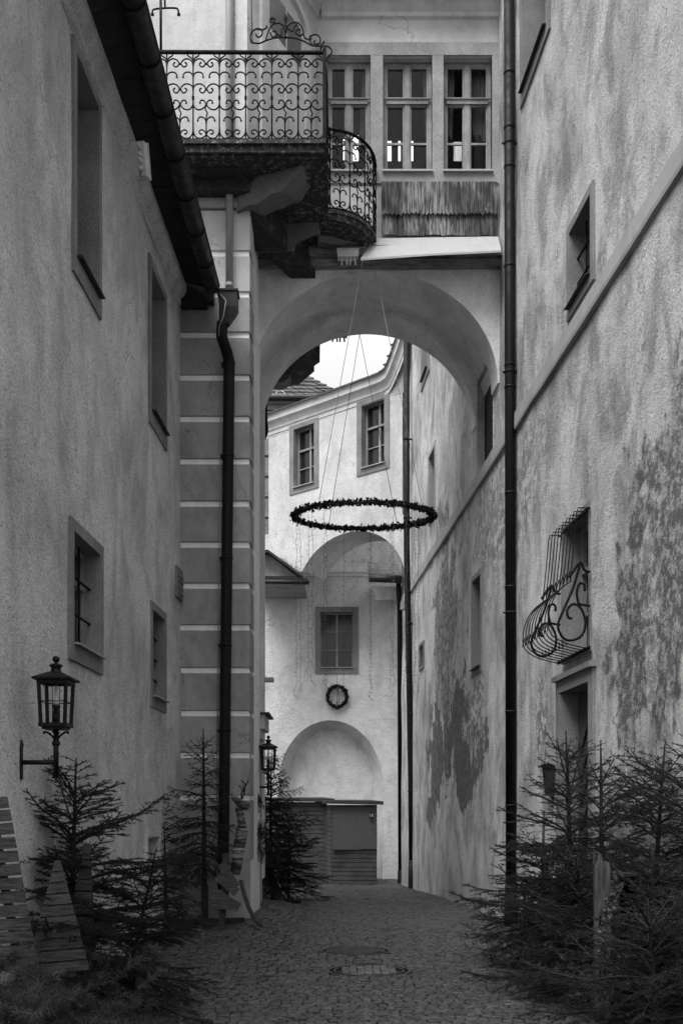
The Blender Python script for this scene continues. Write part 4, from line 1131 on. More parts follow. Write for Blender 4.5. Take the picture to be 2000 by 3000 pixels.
# ------------------------------------------------------------------ LANTERNS
def lantern(name, P0, wallx, label):
    t = thing(name, P0, label, 'lantern', 'wall lanterns')
    X, Y, Z = P0   # P0 = bottom centre of glass body
    W, H = .092, .30
    m = MB()
    for sx in (-1,1):
        for sy in (-1,1): m.beam((X+sx*W*.93,Y+sy*W*.93,Z),(X+sx*W*1.06,Y+sy*W*1.06,Z+H),.02,.02)
    for z_, k in ((Z-.008,.97),(Z+H+.0,1.08)):
        for s in (-1,1):
            m.box((X,Y+s*W*k,z_),(2*W*k+.02,.022,.026)); m.box((X+s*W*k,Y,z_),(.022,2*W*k+.02,.026))
    for s in (-1,1):
        m.tube([(X-W*1.1,Y+s*W*1.02,Z+.16),(X+W*1.1,Y+s*W*1.02,Z+.16)],.004,5); m.tube([(X,Y+s*W*1.02,Z),(X,Y+s*W*1.04,Z+H)],.003,5)
        m.tube([(X+s*W*1.02,Y-W*1.1,Z+.16),(X+s*W*1.02,Y+W*1.1,Z+.16)],.004,5)
    m.build('cage', M_lamp, t)
    m = MB(); a = W*1.45
    m.hexa(fr(X,Y,Z+H+.03,a,a)+fr(X,Y,Z+H+.075,W*.5,W*.5)); m.hexa(fr(X,Y,Z+H+.015,a+.005,a+.005)+fr(X,Y,Z+H+.0295,a+.005,a+.005))
    m.build('roof', M_lamp, t)
    m = MB(); z_ = Z+H+.07
    m.lathe((X,Y,z_),[(.045,0),(.038,.012),(.034,.04),(.048,.048),(.048,.058),(.03,.066),(.012,.07),(.012,.078),(.022,.084),(.027,.1),(.022,.116),(.008,.124)],16); m.build('finial', M_lamp, t)
    m = MB(); m.lathe((X,Y,Z),[(.028,0),(.026,.06),(.02,.11),(.03,.115),(.03,.14)],12); m.build('lamp_holder', M_lamp, t)
    m = MB(); m.lathe((X,Y,Z+.14),[(.022,0),(.026,.03),(.012,.045),(.012,.13),(.006,.14)],12); m.build('bulb', M_bulb, t)
    m = MB()
    for s0, s1, n_ in ((-1,-1,0),(1,-1,0),(1,1,0),(-1,1,0)):
        pass
    m.add([(X-W,Y-W,Z),(X+W,Y-W,Z),(X+W*1.08,Y-W*1.08,Z+H),(X-W*1.08,Y-W*1.08,Z+H)],[(0,1,2,3)]); m.build('glass', M_glass, t); m = MB()
    m.add([(X-W,Y+W,Z),(X+W,Y+W,Z),(X+W*1.08,Y+W*1.08,Z+H),(X-W*1.08,Y+W*1.08,Z+H)],[(0,1,2,3)]); m.build('glass', M_glass, t)
    m = MB()
    m.box((X,Y,Z-.03),(W*1.75,W*1.75,.018))
    for s in (-1,1):
        m.tube(smooth_pts([(X,Y,Z-.13),(X+s*.028,Y,Z-.085),(X+s*.06,Y,Z-.06),(X+s*.085,Y,Z-.055),(X+s*.088,Y,Z-.07)],3),.008,5)
        m.tube(smooth_pts([(X,Y,Z-.13),(X,Y+s*.028,Z-.085),(X,Y+s*.06,Z-.06),(X,Y+s*.085,Z-.055)],3),.008,5)
    m.lathe((X,Y,Z-.155),[(.024,0),(.03,.01),(.03,.025),(.02,.04)],12)
    m.tube([(X,Y,Z-.03),(X,Y,Z-.38)],.019,12); m.box((X,Y,Z-.385),(.05,.05,.012))
    m.tube([(X,Y,Z-.275),(wallx+.01,Y,Z-.275)],.017,10)
    m.hexa(fr(wallx+.008,Y,Z-.40,.006,.022)+fr(wallx+.008,Y,Z-.16,.006,.022)); m.lathe((wallx+.008,Y,Z-.16),[(.02,0),(.012,.03),(.004,.05)],8)
    m.build('bracket', M_lamp, t)
    return t
Yl = 7.4; p = P(165, 2122, Yl)
lantern('wall_lantern', (p.x,p.y,p.z), -2.54+.03*Yl, 'black wall lantern on the roughcast wall at left, the nearer one')
Yl = 15.3; p = P(786, 2252, Yl)
lantern('wall_lantern', (p.x,p.y,p.z), XL, 'smaller looking black lantern beside the pier, the farther one')

# ------------------------------------------------------------------ IVY RING, WREATH
def leaf(m, p, n_, s):
    n_ = n_.normalized(); a = n_.orthogonal().normalized(); ang = rnd.random()*6.28
    b = n_.cross(a); a, b = a*math.cos(ang)+b*math.sin(ang), b*math.cos(ang)-a*math.sin(ang)
    q = [(0,-.2),(.45,-.45),(.55,.05),(.3,.15),(0,.75),(-.3,.15),(-.55,.05),(-.45,-.45)]
    m.add([p+(a*x+b*y)*s+n_*(s*.15 if i % 2 else 0) for i, (x, y) in enumerate(q)], [tuple(range(8))])
IR = thing('ivy_ring', (.34, 16, 6.2), 'large hanging ring of ivy with icicle light strings below the archway', 'ivy ring')
rc = Vector((xat(1064,16),16,0)); rr_ = 1.085
def rp(a): 
    y = rc.y+rr_*math.sin(a); z = 1.6+(903*14.92/3000)*(1-(math.sin(a)+1)/2)+(827*17.08/3000)*((math.sin(a)+1)/2)
    return Vector((rc.x+rr_*math.cos(a), y, z))
m = MB(); m.tube([rp(2*math.pi*k/72) for k in range(73)], .022, 6, False); m.build('hoop', M_wire, IR)
m = MB()
for k in range(2900):
    a = rnd.random()*6.283
    if noise.noise((math.cos(a)*9,math.sin(a)*9,0)) < rnd.uniform(-.9,.25): a += .05*rnd.random()
    if rnd.random() < .3: a = round(a*14)/14+rnd.gauss(0,.02)
    q = rp(a)+Vector((rnd.gauss(0,.022),rnd.gauss(0,.022),rnd.gauss(0,.02)))
    leaf(m, q, Vector((rnd.gauss(0,1),rnd.gauss(0,1),rnd.gauss(0,1))), rnd.uniform(.03,.065))
m.build('ivy', M_ivy, IR)
anc = P(1077, 680, 14.95); anc2 = P(1053, 978, 17.2)
def ang_for(px, near):
    best = min((i*.01 for i in range(629)), key=lambda a: abs(1000+F*rp(a).x/rp(a).y-px)+(0 if (math.sin(a) < 0) == near else 1000)); return best
for (A_, px_, near, mt) in ((anc,932,True,M_wirel),(anc,1238,True,M_wirel),(anc2,962,False,M_wire),(anc2,1165,False,M_wire)):
    m = MB(); m.tube([A_, rp(ang_for(px_, near))], .0045, 5); m.build('suspension_rope', mt, IR)
for px_ in (868,880,903,915,950,957,1008,1082,1087,1145,1152,1190,1215,1224):
    near = rnd.random() < .5; a = ang_for(min(1262,max(866,px_)), near); q = rp(a); m = MB()
    zend = 1.6+(2375-rnd.uniform(1975,2055))*q.y/F; pts = [q.copy()]; z_ = q.z; x_, y_ = q.x, q.y
    cx0 = q.x
    while z_ > zend:
        z_ -= .07; low = max(0, (zend+.5-z_))*.09
        x_ = cx0+rnd.uniform(-.012,.012)+rnd.uniform(-1,1)*low; y_ = q.y+rnd.uniform(-.012,.012)
        pts.append(Vector((x_,y_,z_)))
        if rnd.random() < .75:
            s = rnd.choice((-1,1)); m.tube([pts[-1], pts[-1]+Vector((s*.035,0,.018*rnd.uniform(-1,1)))], .003, 4)
    m.tube(pts, .0034, 4); m.build('light_string', flat('fairy_wire', .09, .5) if 'fairy_wire' not in bpy.data.materials else bpy.data.materials['fairy_wire'], IR)
c = P(987, 2041, YBk-.1)
WR = thing('wreath', c, 'small round ivy wreath with hanging ribbon on the back wall above the blind arch', 'wreath')
m = MB()
for k in range(900):
    a = rnd.random()*6.283; q = c+Vector((math.cos(a)*.27+rnd.gauss(0,.025),rnd.gauss(0,.025),math.sin(a)*.29+rnd.gauss(0,.025)))
    leaf(m, q, Vector((rnd.gauss(0,1),rnd.gauss(0,1)-1,rnd.gauss(0,1))), rnd.uniform(.03,.055))
m.build('ivy', M_ivy, WR)
m = MB(); m.beam(c+Vector((.02,-.02,.24)),c+Vector((-.0,-.02,-.14)),.02,.02); m.beam(c+Vector((.04,-.02,.24)),c+Vector((.05,-.02,-.18)),.03,.02); m.lathe(c+Vector((0,-.02,-.2)),[(.01,0),(.03,.02),(.01,.06)],8); m.tube([c+Vector((0,0,.25)),c+Vector((0,0,.62))],.006,4); m.build('ribbon', M_wire, WR)

# ------------------------------------------------------------------ HUTS
def hut(name, pxs, ytop, ybot, Yh, label, shutter):
    xa, xf, xb_ = pxs  # side-left, front-left corner, right
    z0, z1 = zat(ybot, Yh), zat(ytop, Yh)
    A1 = Vector((xat(xf,Yh),Yh,0)); B1 = Vector((xat(xb_,Yh-.1),Yh-.1,0)); C1 = Vector((xat(xa,Yh+1.3),Yh+1.3,0)) ; D1 = B1+(C1-A1)
    t = thing(name, (A1.x,A1.y,z0), label, 'market hut', 'closed wooden market huts')
    m = MB(); nb_ = int((z1-z0)/.115)
    for i in range(nb_):
        za, zb = z0+i*(z1-z0)/nb_+.008, z0+(i+1)*(z1-z0)/nb_-.010
        pts = [A1,B1,D1,C1]; ins = [p+((A1+D1)/2-p).normalized()*.0 for p in pts]
        m.hexa([Vector((p.x,p.y,za)) for p in pts]+[Vector((p.x,p.y,zb)) for p in pts])
    m.build('board_wall', M_hut, t)
    m = MB(); cc = (A1+D1)/2; pts = [cc+(p-cc)*.985 for p in (A1,B1,D1,C1)]
    m.hexa([Vector((p.x,p.y,z0+.01)) for p in pts]+[Vector((p.x,p.y,z1)) for p in pts]); m.build('frame', M_postd, t)
    m = MB(); pts = [cc+(p-cc)*1.22 for p in (A1,B1,D1,C1)]; tl = .05
    m.hexa([Vector((p.x,p.y,z1+(.03 if i in (0,) else 0)+(.06 if i > 1 else 0))) for i, p in enumerate(pts)]+[Vector((p.x,p.y,z1+.09+(.03 if i in (0,) else 0)+(.06 if i > 1 else 0))) for i, p in enumerate(pts)])
    m.build('roof', M_hutd, t)
    if shutter:
        m = MB(); e_ = Vector((0,-.02,0)); u_ = (B1-A1)
        a, b = A1+u_*.05+e_, A1+u_*.985+e_; zs, zt = zat(2487,Yh), z1-.06
        m.hexa([Vector((a.x,a.y-.01,zs)),Vector((b.x,b.y-.01,zs)),Vector((b.x,b.y+.01,zs)),Vector((a.x,a.y+.01,zs)),Vector((a.x,a.y-.01,zt)),Vector((b.x,b.y-.01,zt)),Vector((b.x,b.y+.01,zt)),Vector((a.x,a.y+.01,zt))])
        m.build('shutter', M_shut, t)
        m = MB(); m.box(((a.x+b.x)/2,a.y-.03,zs-.01),(b.x-a.x+.02,.07,.02)); m.build('shelf', M_post, t)
        m = MB(); n0 = P(1087,2389,Yh-.16); m.box(n0,(.10,.012,.2)); pl_ = m.build('number_plate', M_postd, t)
        cu = bpy.data.curves.new('number', 'FONT'); cu.body = '15'; cu.size = .11; cu.extrude = .003; cu.align_x = 'CENTER'; cu.align_y = 'CENTER'
        o = bpy.data.objects.new('tmp', cu); sc.collection.objects.link(o); dg_ = bpy.context.evaluated_depsgraph_get(); me = bpy.data.meshes.new_from_object(o.evaluated_get(dg_))
        bpy.data.objects.remove(o); me.materials.append(M_plast)
        o = bpy.data.objects.new('number', me); sc.collection.objects.link(o); o.parent = pl_; o.location = n0-Vector(t.location)+Vector((0,-.008,0)); o.rotation_euler = (R(90),0,0)
    return t
hut('market_hut', (940, 968, 1104), 2358, 2592, 26.6, 'closed wooden market hut with pale shutter numbered 15', True)
hut('market_hut', (772, 790, 958), 2350, 2600, 27.3, 'board hut behind the fir, left of the hut with the shutter', False)
# leaning slatted grate
GR = MB(); Yg = 24.8
for i in range(8):
    px = 876+i*7.4; GR.beam(P(px,2608,Yg-.15),P(px+3,2474,Yg+.1),.035,.02,Vector((1,0,0)))
GR.beam(P(872,2500,Yg+.1),P(935,2500,Yg+.1),.03,.03); GR.beam(P(870,2590,Yg-.1),P(932,2590,Yg-.1),.03,.03); GR.beam(P(934,2612,Yg-.2),P(925,2472,Yg+.12),.09,.03,Vector((1,0,0)))
tag(GR.build('slatted_grate', M_post), 'slatted wooden grate leaning against the hut beside the far fir', 'wooden grate')

# ------------------------------------------------------------------ FIRS
def np_mesh(name, V_, F_, mats, idx=None):
    me = bpy.data.meshes.new(name); V_ = np.asarray(V_, np.float32); F_ = np.asarray(F_, np.int32)
    me.vertices.add(len(V_)); me.vertices.foreach_set('co', V_.ravel()); k = F_.shape[1]
    me.loops.add(F_.size); me.loops.foreach_set('vertex_index', F_.ravel())
    me.polygons.add(len(F_)); me.polygons.foreach_set('loop_start', np.arange(0, F_.size, k, dtype=np.int32)); me.polygons.foreach_set('loop_total', np.full(len(F_), k, np.int32))
    me.update(calc_edges=True); me.validate()
    for m_ in mats: me.materials.append(m_)
    return me
def needles(segs, ln, step, wd, rs, upb=.25):
    A = np.array([s[0] for s in segs]); B = np.array([s[1] for s in segs]); L = np.linalg.norm(B-A, axis=1)
    cnt = np.maximum(1, (L/step).astype(int)); idx = np.repeat(np.arange(len(segs)), cnt); n = len(idx)
    t = rs.rand(n, 1); Pp = A[idx]*(1-t)+B[idx]*t; T = (B-A)[idx]/np.maximum(L[idx,None],1e-6)
    r = rs.normal(size=(n,3)); r[:,2] += upb; r -= T*np.sum(r*T,axis=1,keepdims=True); r /= np.maximum(np.linalg.norm(r,axis=1,keepdims=True),1e-6)
    d = r*.85+T*.6; d /= np.linalg.norm(d,axis=1,keepdims=True); l = ln*(.7+.5*rs.rand(n,1))
    s = np.cross(d, rs.normal(size=(n,3))); s /= np.maximum(np.linalg.norm(s,axis=1,keepdims=True),1e-6)
    V_ = np.empty((n*3,3)); V_[0::3] = Pp-s*wd/2; V_[1::3] = Pp+s*wd/2; V_[2::3] = Pp+d*l
    return V_, np.arange(n*3).reshape(-1,3)
def spruce(seed, H, Rm, ln=.011, step=.0021, wd=.0042, droop=0.0, base=.08, lead=.28, gap=.15, lat=.05, elev_top=55, nb=(4,6), prune=0.0, topw=.14):
    rg = random.Random(seed); rs = np.random.RandomState(seed); wm = MB(); segs = []
    bend = [rg.uniform(-.03,.03)*H, rg.uniform(-.03,.03)*H]
    def tr(t): return Vector((bend[0]*t*t, bend[1]*t*t, H*t))
    wm.tube([tr(i/12) for i in range(13)], [.026*H/1.8*(1-i/12)**.8+.006 for i in range(13)], 7)
    for k in range(6): segs.append((tuple(tr(1-lead*.9/H*(k+1)/6)), tuple(tr(1-lead*.9/H*k/6))))
    for k in range(5):
        a = 1.26*k; q = tr(1-.01/H); segs.append((tuple(q), tuple(q+Vector((math.cos(a)*.012,math.sin(a)*.012,.006)))))
    zs_ = []; z = H-lead
    while z > base*H:
        zs_.append((z,1)); zs_.append((z-gap*.5,0)); z -= gap*rg.uniform(.8,1.15)
    for wi, (z, main) in enumerate(zs_):
        t = z/H; frac = min(1, (H-z)/(H*(1-base))); nbr = rg.randint(*nb) if main else 2
        a0 = rg.random()*6.28
        L0 = Rm*min(1, (topw+1.05*frac**.75))*(1 if main else .5)
        for b in range(nbr):
            if rg.random() < prune: continue
            az = a0+b*6.283/nbr+rg.uniform(-.35,.35); el = R(elev_top)*(1-frac)**1.2+R(8)-droop*frac*R(45)+rg.uniform(-.2,.2)
            L = L0*rg.uniform(.6,1.15); p = tr(t)+Vector((0,0,rg.uniform(-.03,.03))); d = Vector((math.cos(az)*math.cos(el), math.sin(az)*math.cos(el), math.sin(el)))
            ns = 8; pts = [p.copy()]
            for s in range(ns):
                d = (d+Vector((0,0,(-.06-droop*.05)*(1 if s < 5 else -1.5)))+Vector((rg.uniform(-.09,.09),rg.uniform(-.09,.09),rg.uniform(-.05,.05)))).normalized()
                p = p+d*(L/ns); pts.append(p.copy())
            wm.tube(pts, [.0075*(1-i/ns*.7)*(L/.6+.4) for i in range(ns+1)], 5, False)
            for i in range(1, ns): segs.append((tuple(pts[i]), tuple(pts[i+1])))
            nt_ = max(3, int(L/lat))
            for q in range(nt_):
                s = .12+.84*(q+.5)/nt_; i = min(ns-1, int(s*ns)); base_p = pts[i].lerp(pts[i+1], s*ns-i); T = (pts[i+1]-pts[i]).normalized()
                sd_ = T.cross(Vector((0,0,1))).normalized()*(1 if q % 2 else -1)
                dv = (T*.7+sd_*.85+Vector((0,0,rg.uniform(-.35,.2)-droop*.7))).normalized()
                tl = L*.40*(1.05-s)**.6*rg.uniform(.5,1.2)+.035
                q1 = base_p+dv*tl*.5; q2 = q1+(dv+Vector((rg.uniform(-.15,.15),rg.uniform(-.15,.15),-.1-droop*.5))+T*.2).normalized()*tl*.5
                segs.append((tuple(base_p), tuple(q1))); segs.append((tuple(q1), tuple(q2)))
                wm.tube([base_p, q1, q2], [.004,.0032,.002], 3, False)
                if tl > .09:
                    for r_ in range(int(tl/.036)):
                        f_ = .2+.7*rg.random(); bp = base_p.lerp(q1, f_*2) if f_ < .5 else q1.lerp(q2, f_*2-1)
                        sd2 = (dv.cross(Vector((0,0,1))).normalized()*(1 if r_ % 2 else -1)*.8+dv*.8+Vector((0,0,rg.uniform(-.35,.15)-droop*.7))).normalized()
                        e_ = bp+sd2*(tl*rg.uniform(.22,.42)+.01); segs.append((tuple(bp), tuple(e_)))
    Vn, Fn = needles(segs, ln, step, wd, rs)
    print('tree', seed, len(segs), len(Fn))
    return wm, Vn, Fn
def fir_thing(tree, loc, rz, scale, label, tilt=(0,0), group='cut fir trees set out along the alley', stand=False, nm=None):
    wme, nme = tree
    t = thing('fir_tree', loc, label, 'fir tree', group); t.rotation_euler = (tilt[0], tilt[1], rz); t.scale = (scale,)*3
    for nme_, me in (('trunk', wme), ('crown', nme)):
        o = bpy.data.objects.new(nme_, me); sc.collection.objects.link(o); o.parent = t
    return t
def make_tree(*a, **k):
    mat = k.pop('mat', M_need); wm, Vn, Fn = spruce(*a, **k)
    wme = bpy.data.meshes.new('trunk'); wme.from_pydata(wm.v, [], wm.f); wme.polygons.foreach_set('use_smooth', wm.sm); wme.materials.append(M_bark)
    return wme, np_mesh('crown', Vn, Fn, [mat])
TA = make_tree(3, 1.9, .98, lead=.30, gap=.17, nb=(5,6), lat=.052, base=.1, elev_top=46, ln=.014, wd=.0045, topw=.2)
TBt = make_tree(11, 2.35, .62, lead=.26, gap=.15, nb=(4,6), lat=.045, elev_top=50, base=.22, droop=.45, topw=.16)
TC = make_tree(21, 2.0, .92, lead=.32, gap=.17, nb=(4,6), lat=.055)
TD = make_tree(34, 2.1, .90, lead=.42, gap=.18, nb=(4,6), lat=.055, droop=.15, topw=.2)
TF = make_tree(58, 1.6, .95, lead=.22, gap=.16, nb=(5,6), lat=.05, droop=.1, topw=.25, elev_top=40, ln=.014)
TE = make_tree(47, 2.3, .92, lead=.16, gap=.14, nb=(5,7), lat=.06, droop=.7, step=.004, wd=.008, ln=.016, topw=.2)
def put(tree, pxt, pyt, Y, H, label, rz=0, rad=1, tilt=(0,0), g=None):
    x = xat(pxt, Y); zt = zat(pyt, Y); s = 1
    return fir_thing(tree, (x, Y, zt-H*1.0), rz, s, label, tilt)
put(TA, 196, 2235, 8.0, 1.9, 'sparse fir behind the slatted boards at left, under the near lantern', .3, tilt=(0,R(3)))
put(TF, 330, 2510, 8.1, 1.6, 'low fir with sprays reaching over the paving right of the slatted boards', 1.1, tilt=(R(6),R(10)))
put(TBt, 598, 2137, 12.9, 2.35, 'tall thin fir on a cross stand before the banded pier', .9)
put(TE, 792, 2215, 18.2, 2.3, 'drooping bushy fir past the pier in front of the board hut', 2.0)
put(TF, 845, 2400, 19.5, 1.6, 'low bushy fir beside the slatted grate by the hut', 2.4)
put(TC, 1670, 2142, 10.0, 2.0, 'fir nearest to the door on the right, the leftmost of the right-hand group', .5)
put(TD, 1762, 2170, 9.3, 2.1, 'fir with a long bare leader in the middle of the right-hand group', 1.7)
put(TC, 1905, 2180, 8.6, 2.0, 'fir with wide top shoots in the right-hand group near the picture edge', 3.0, tilt=(0,R(-2)))
put(TD, 2020, 2090, 8.0, 2.1, 'largest fir cut off by the right picture edge', 4.2)
put(TF, 1585, 2440, 10.6, 1.6, 'low fir spreading onto the paving by the big downpipe at right', 2.2)
put(TF, 1700, 2500, 8.6, 1.6, 'low fir in the middle of the right-hand group behind the tall carved board', 4.1)
put(TC, 1915, 2470, 7.75, 2.0, 'low dense fir behind the dark cabinet at bottom right', 5.1)
put(TF, 1960, 2620, 7.0, 1.6, 'fir spilling out of the bottom right corner in front of the others', 0.4, tilt=(0,R(-8)))
put(TF, 1640, 2590, 9.6, 1.6, 'low fir leaning over the heap of cut boughs at right', 3.3, tilt=(R(5),R(-7)))
put(TBt, 492, 2295, 12.6, 2.35, 'thin bare fir leaning where the left wall meets the pier', 1.2, tilt=(0,R(-3)))
# cross stands
for (px, Y, lab) in ((600, 12.9, 'wooden cross stand under the tall thin fir'), (800, 18.2, 'wooden cross stand under the drooping far fir')):
    m = MB(); x = xat(px, Y); z = gz(x, Y)
    for a in (.25, 1.8): m.beam((x-.5*math.cos(a),Y-.5*math.sin(a),z+.04),(x+.5*math.cos(a),Y+.5*math.sin(a),z+.05),.07,.06)
    m.beam((x,Y,z),(x,Y,z+.5),.08,.08,Vector((1,0,0)))
    tag(m.build('tree_stand', M_postd), lab, 'tree stand', 'cross stands of the firs')

# bundle of boughs tied on the pier, ground boughs (stuff)
def boughs(name, spots, seed, mat, ln=.03, L=.35, label=None, kind='stuff', down=False, step=.0035):
    rg = random.Random(seed); rs = np.random.RandomState(seed); segs = []
    for (c, n_, spread, up) in spots:
        for k in range(n_):
            p = Vector(c)+Vector((rg.gauss(0,spread[0]),rg.gauss(0,spread[1]),abs(rg.gauss(0,spread[2]))*up))
            az = rg.random()*6.28; el = rg.uniform(-.1,.9) if not down else rg.uniform(-1.5,-.9)
            d = Vector((math.cos(az)*math.cos(el),math.sin(az)*math.cos(el),math.sin(el))); l = L*rg.uniform(.5,1.1)
            for s in range(4):
                q = p+d*l/4
                segs.append((tuple(p),tuple(q)))
                if s < 3:
                    for sg in (-1,1):
                        sdv = (d.cross(Vector((0,0,1))).normalized()*sg*.8+d*.7+Vector((0,0,rg.uniform(-.2,.2)))).normalized(); segs.append((tuple(q),tuple(q+sdv*l*.3*rg.uniform(.6,1.1))))
                p = q; d = (d+Vector((rg.uniform(-.1,.1),rg.uniform(-.1,.1),-.12))).normalized()
    Vn, Fn = needles(segs, ln, step, .0045, rs)
    me = np_mesh(name, Vn, Fn, [mat]); o = bpy.data.objects.new(name, me); sc.collection.objects.link(o)
    if kind: o['kind'] = kind
    return o
sp = []
for i in range(14):
    px = 1475+i*28; py = 2790+i*13; Yb = 11.0-i*.26; p = P(px, py, Yb); sp.append(((p.x, Yb, gz(p.x,Yb)+.04), 13, (.14,.22,.16), 1))
for i in range(10):
    px = 1560+i*35; Yb = 10.9-i*.3; sp.append(((xat(px,Yb)+.15, Yb+.3, .15), 10, (.2,.2,.2), 1))
boughs('cut_boughs', sp, 5, M_need2, .032, .42)
sp = []
for px, py, Yb, n_ in ((40,2900,6.2,16),(160,2950,6.7,20),(300,2960,7.3,16),(90,2985,6.1,18),(240,3000,6.5,16),(380,2950,7.8,9),(430,2890,8.6,6),(-10,2930,5.9,20),(330,2840,8.2,9)):
    p = P(px, py, Yb); sp.append(((p.x, Yb, max(.03, p.z-.22)), n_, (.14,.2,.16), 1))
boughs('cut_boughs', sp, 9, M_need2, .065, .42, step=.0045)
o = boughs('fir_garland', [(tuple(P(752,2330,15.0)), 12, (.03,.03,.03), 1), (tuple(P(762,2400,15.0)), 22, (.05,.05,.1), -1), (tuple(P(775,2450,15.0)), 22, (.08,.05,.1), -1)], 13, M_need, .03, .3, kind=None, down=True)
tag(o, 'drooping bunch of fir twigs hanging on the corner beneath the far lantern', 'garland')

# ------------------------------------------------------------------ WOODEN DECORATIONS
def slat_tree(apex, bl, br, Y, n_, label, mat, lean=.1, apw=14):
    t = thing('slatted_wooden_tree', P((bl[0]+br[0])/2, bl[1], Y), label, 'wooden decoration', 'slatted wooden tree shapes')
    rg = random.Random(int(apex[0]))
    sl = MB()
    for i in range(n_):
        t0, t1 = i/n_, (i+1)/n_-.012
        def e(t_): # left, right px/py
            return ((apex[0]-apw/2)*(1-t_)+bl[0]*t_, apex[1]*(1-t_)+bl[1]*t_), ((apex[0]+apw/2)*(1-t_)+br[0]*t_, apex[1]*(1-t_)+br[1]*t_)
        sk = rg.uniform(-5,5)
        (a, b), (c, d) = e(t0), e(t1)
        dy = -lean*(a[0]-b[0])*0
        y0 = rg.uniform(-.01,.012)
        tl = lambda p, s: P(p[0], p[1]+s, Y+y0)
        q = [tl(c,0), tl(d,sk*.4-lean*(d[0]-c[0])), tl(b,sk*.4-lean*(b[0]-a[0])), tl(a,0)]
        sl.prism(q, (0,.028,0))
    sl.build('slats', mat, t)
    m = MB()
    ax, ay = apex
    m.beam(P(ax,ay+20,Y+.06),P((bl[0]*.75+br[0]*.25),bl[1],Y+.06),.05,.03,Vector((0,1,0))); m.beam(P(ax,ay+20,Y+.065),P((bl[0]*.25+br[0]*.75),br[1],Y+.065),.05,.03,Vector((0,1,0)))
    m.build('back_rail', M_post, t)
    return t
slat_tree((168,2522),(72,2860),(262,2860),7.3,10,'middle slatted wooden tree shape with a narrow top in the left foreground', M_slat, .09)
slat_tree((254,2472),(170,2900),(284,2900),7.75,12,'slatted wooden tree shape with a straight right edge behind the middle one', M_slatd, .03, 18)
slat_tree((-26,2340),(-86,2860),(112,2860),6.3,13,'tall slatted wooden tree shape cut off by the left picture edge', M_slat, .08, 90)
# plank tree by the pier
t = thing('plank_tree', P(645,2725,12.4), 'small tree of tilted rough boards nailed to a post beside the banded pier', 'wooden decoration')
m = MB(); m.beam(P(648,2735,12.4),P(662,2500,12.4),.07,.05,Vector((0,1,0))); m.build('post', M_post, t)
for k, (a, b) in enumerate((((648,2530),(690,2600)),((636,2565),(694,2615)),((625,2612),(700,2660)),((612,2645),(698,2655)))):
    m = MB(); Yk = 12.36-.025*k; m.beam(P(a[0],a[1],Yk),P(b[0],b[1],Yk),.022,.11,Vector((0,.0,1))); o = m.build('board', M_slat, t)
m = MB(); m.beam(P(590,2735,12.3),P(705,2738,12.3),.1,.03); m.build('foot', M_post, t)
m = MB(); m.tube(smooth_pts([P(706,2580,12.9),P(722,2640,12.75),P(742,2685,12.6),P(765,2712,12.5)],3),.026,8)
tag(m.build('leaning_pole', M_slatd), 'curved pole leaning from the boards down to the paving by the pier', 'pole')
# birch log reindeer
t = thing('birch_reindeer', P(705,2500,12.8), 'rustic reindeer made of birch logs with twig antlers in front of the pier', 'wooden decoration')
m = MB(); m.tube([P(700,2480,12.85),P(712,2425,12.8)],.075,12); m.tube([P(700,2478,12.85),P(690,2560,12.9)],[.08,.06],12); m.build('body', M_birch, t)
m = MB(); m.tube([P(712,2430,12.8),P(700,2365,12.75)],.05,10); m.build('neck', M_birch, t)
m = MB(); m.tube([P(722,2362,12.8),P(700,2350,12.65),P(684,2334,12.5)],[.055,.05,.035],10); m.build('head', M_birch, t)
for s in (0, 1):
    m = MB(); m.tube(smooth_pts([P(708,2345,12.75),P(716-s*8,2320,12.7),P(718+s*4,2298,12.7),P(706+s*22,2285,12.7)],3),.009,6); m.tube([P(714,2320,12.7),P(700+s*12,2300,12.7)],.006,5); m.build('antler', M_postd, t)
m = MB(); m.prism([P(688,2336,12.7),P(680,2322,12.7),P(676,2332,12.7)],(0,.02,0)); m.build('ear', M_postd, t)
# right side: carved boards, cabinet, posts, ivy
def carved(px, y0, y1, Y, w, label, mat, slots):
    t = thing('carved_board', P(px,y1,Y), label, 'carved board', 'carved upright boards among the firs')
    m = MB(); a, b = P(px,y1,Y), P(px,y0,Y); hw = w/2; n_ = 12
    # board with slots: columns left/right + bars between
    segz = sorted(slots); z_lo = a.z; H = b.z-a.z; x = a.x
    cur = z_lo
    for (s0, s1) in segz:
        za, zb = a.z+H*s0, a.z+H*s1
        m.box((x,Y,(cur+za)/2),(w,.035,za-cur))
        for s in (-1,0,1): m.box((x+s*(hw-.016),Y,(za+zb)/2),(.032 if s else .012,.034,zb-za+.001))
        cur = zb
    m.box((x,Y,(cur+b.z)/2),(w,.035,b.z-cur)); m.prism([(x-hw,Y-.0175,b.z),(x+hw,Y-.0175,b.z),(x+hw*.9,Y-.0175,b.z+.05),(x+hw*.35,Y-.0175,b.z+.07),(x+hw*.2,Y-.0175,b.z+.03),(x-hw*.3,Y-.0175,b.z+.13),(x-hw*.6,Y-.0175,b.z+.06)],(0,.035,0))
    m.build('board', mat, t); return t
carved(1762, 2548, 2970, 7.75, .12, 'tall pale weathered board with carved slots standing in the right foreground', M_post, ((.08,.3),(.55,.68)))
carved(1782, 2570, 2920, 9.0, .09, 'narrow pale board just behind the tall carved board', M_post, ())
carved(1546, 2610, 2740, 10.9, .11, 'short board with small cut-out windows beside the big downpipe', M_post, ((.08,.4),(.6,.92)))
carved(1598, 2560, 2740, 10.4, .07, 'slim grey board behind the low firs, second from the big downpipe', M_post, ())
carved(1640, 2600, 2760, 10.3, .10, 'broad board half hidden by firs, third from the big downpipe', M_slatd, ())
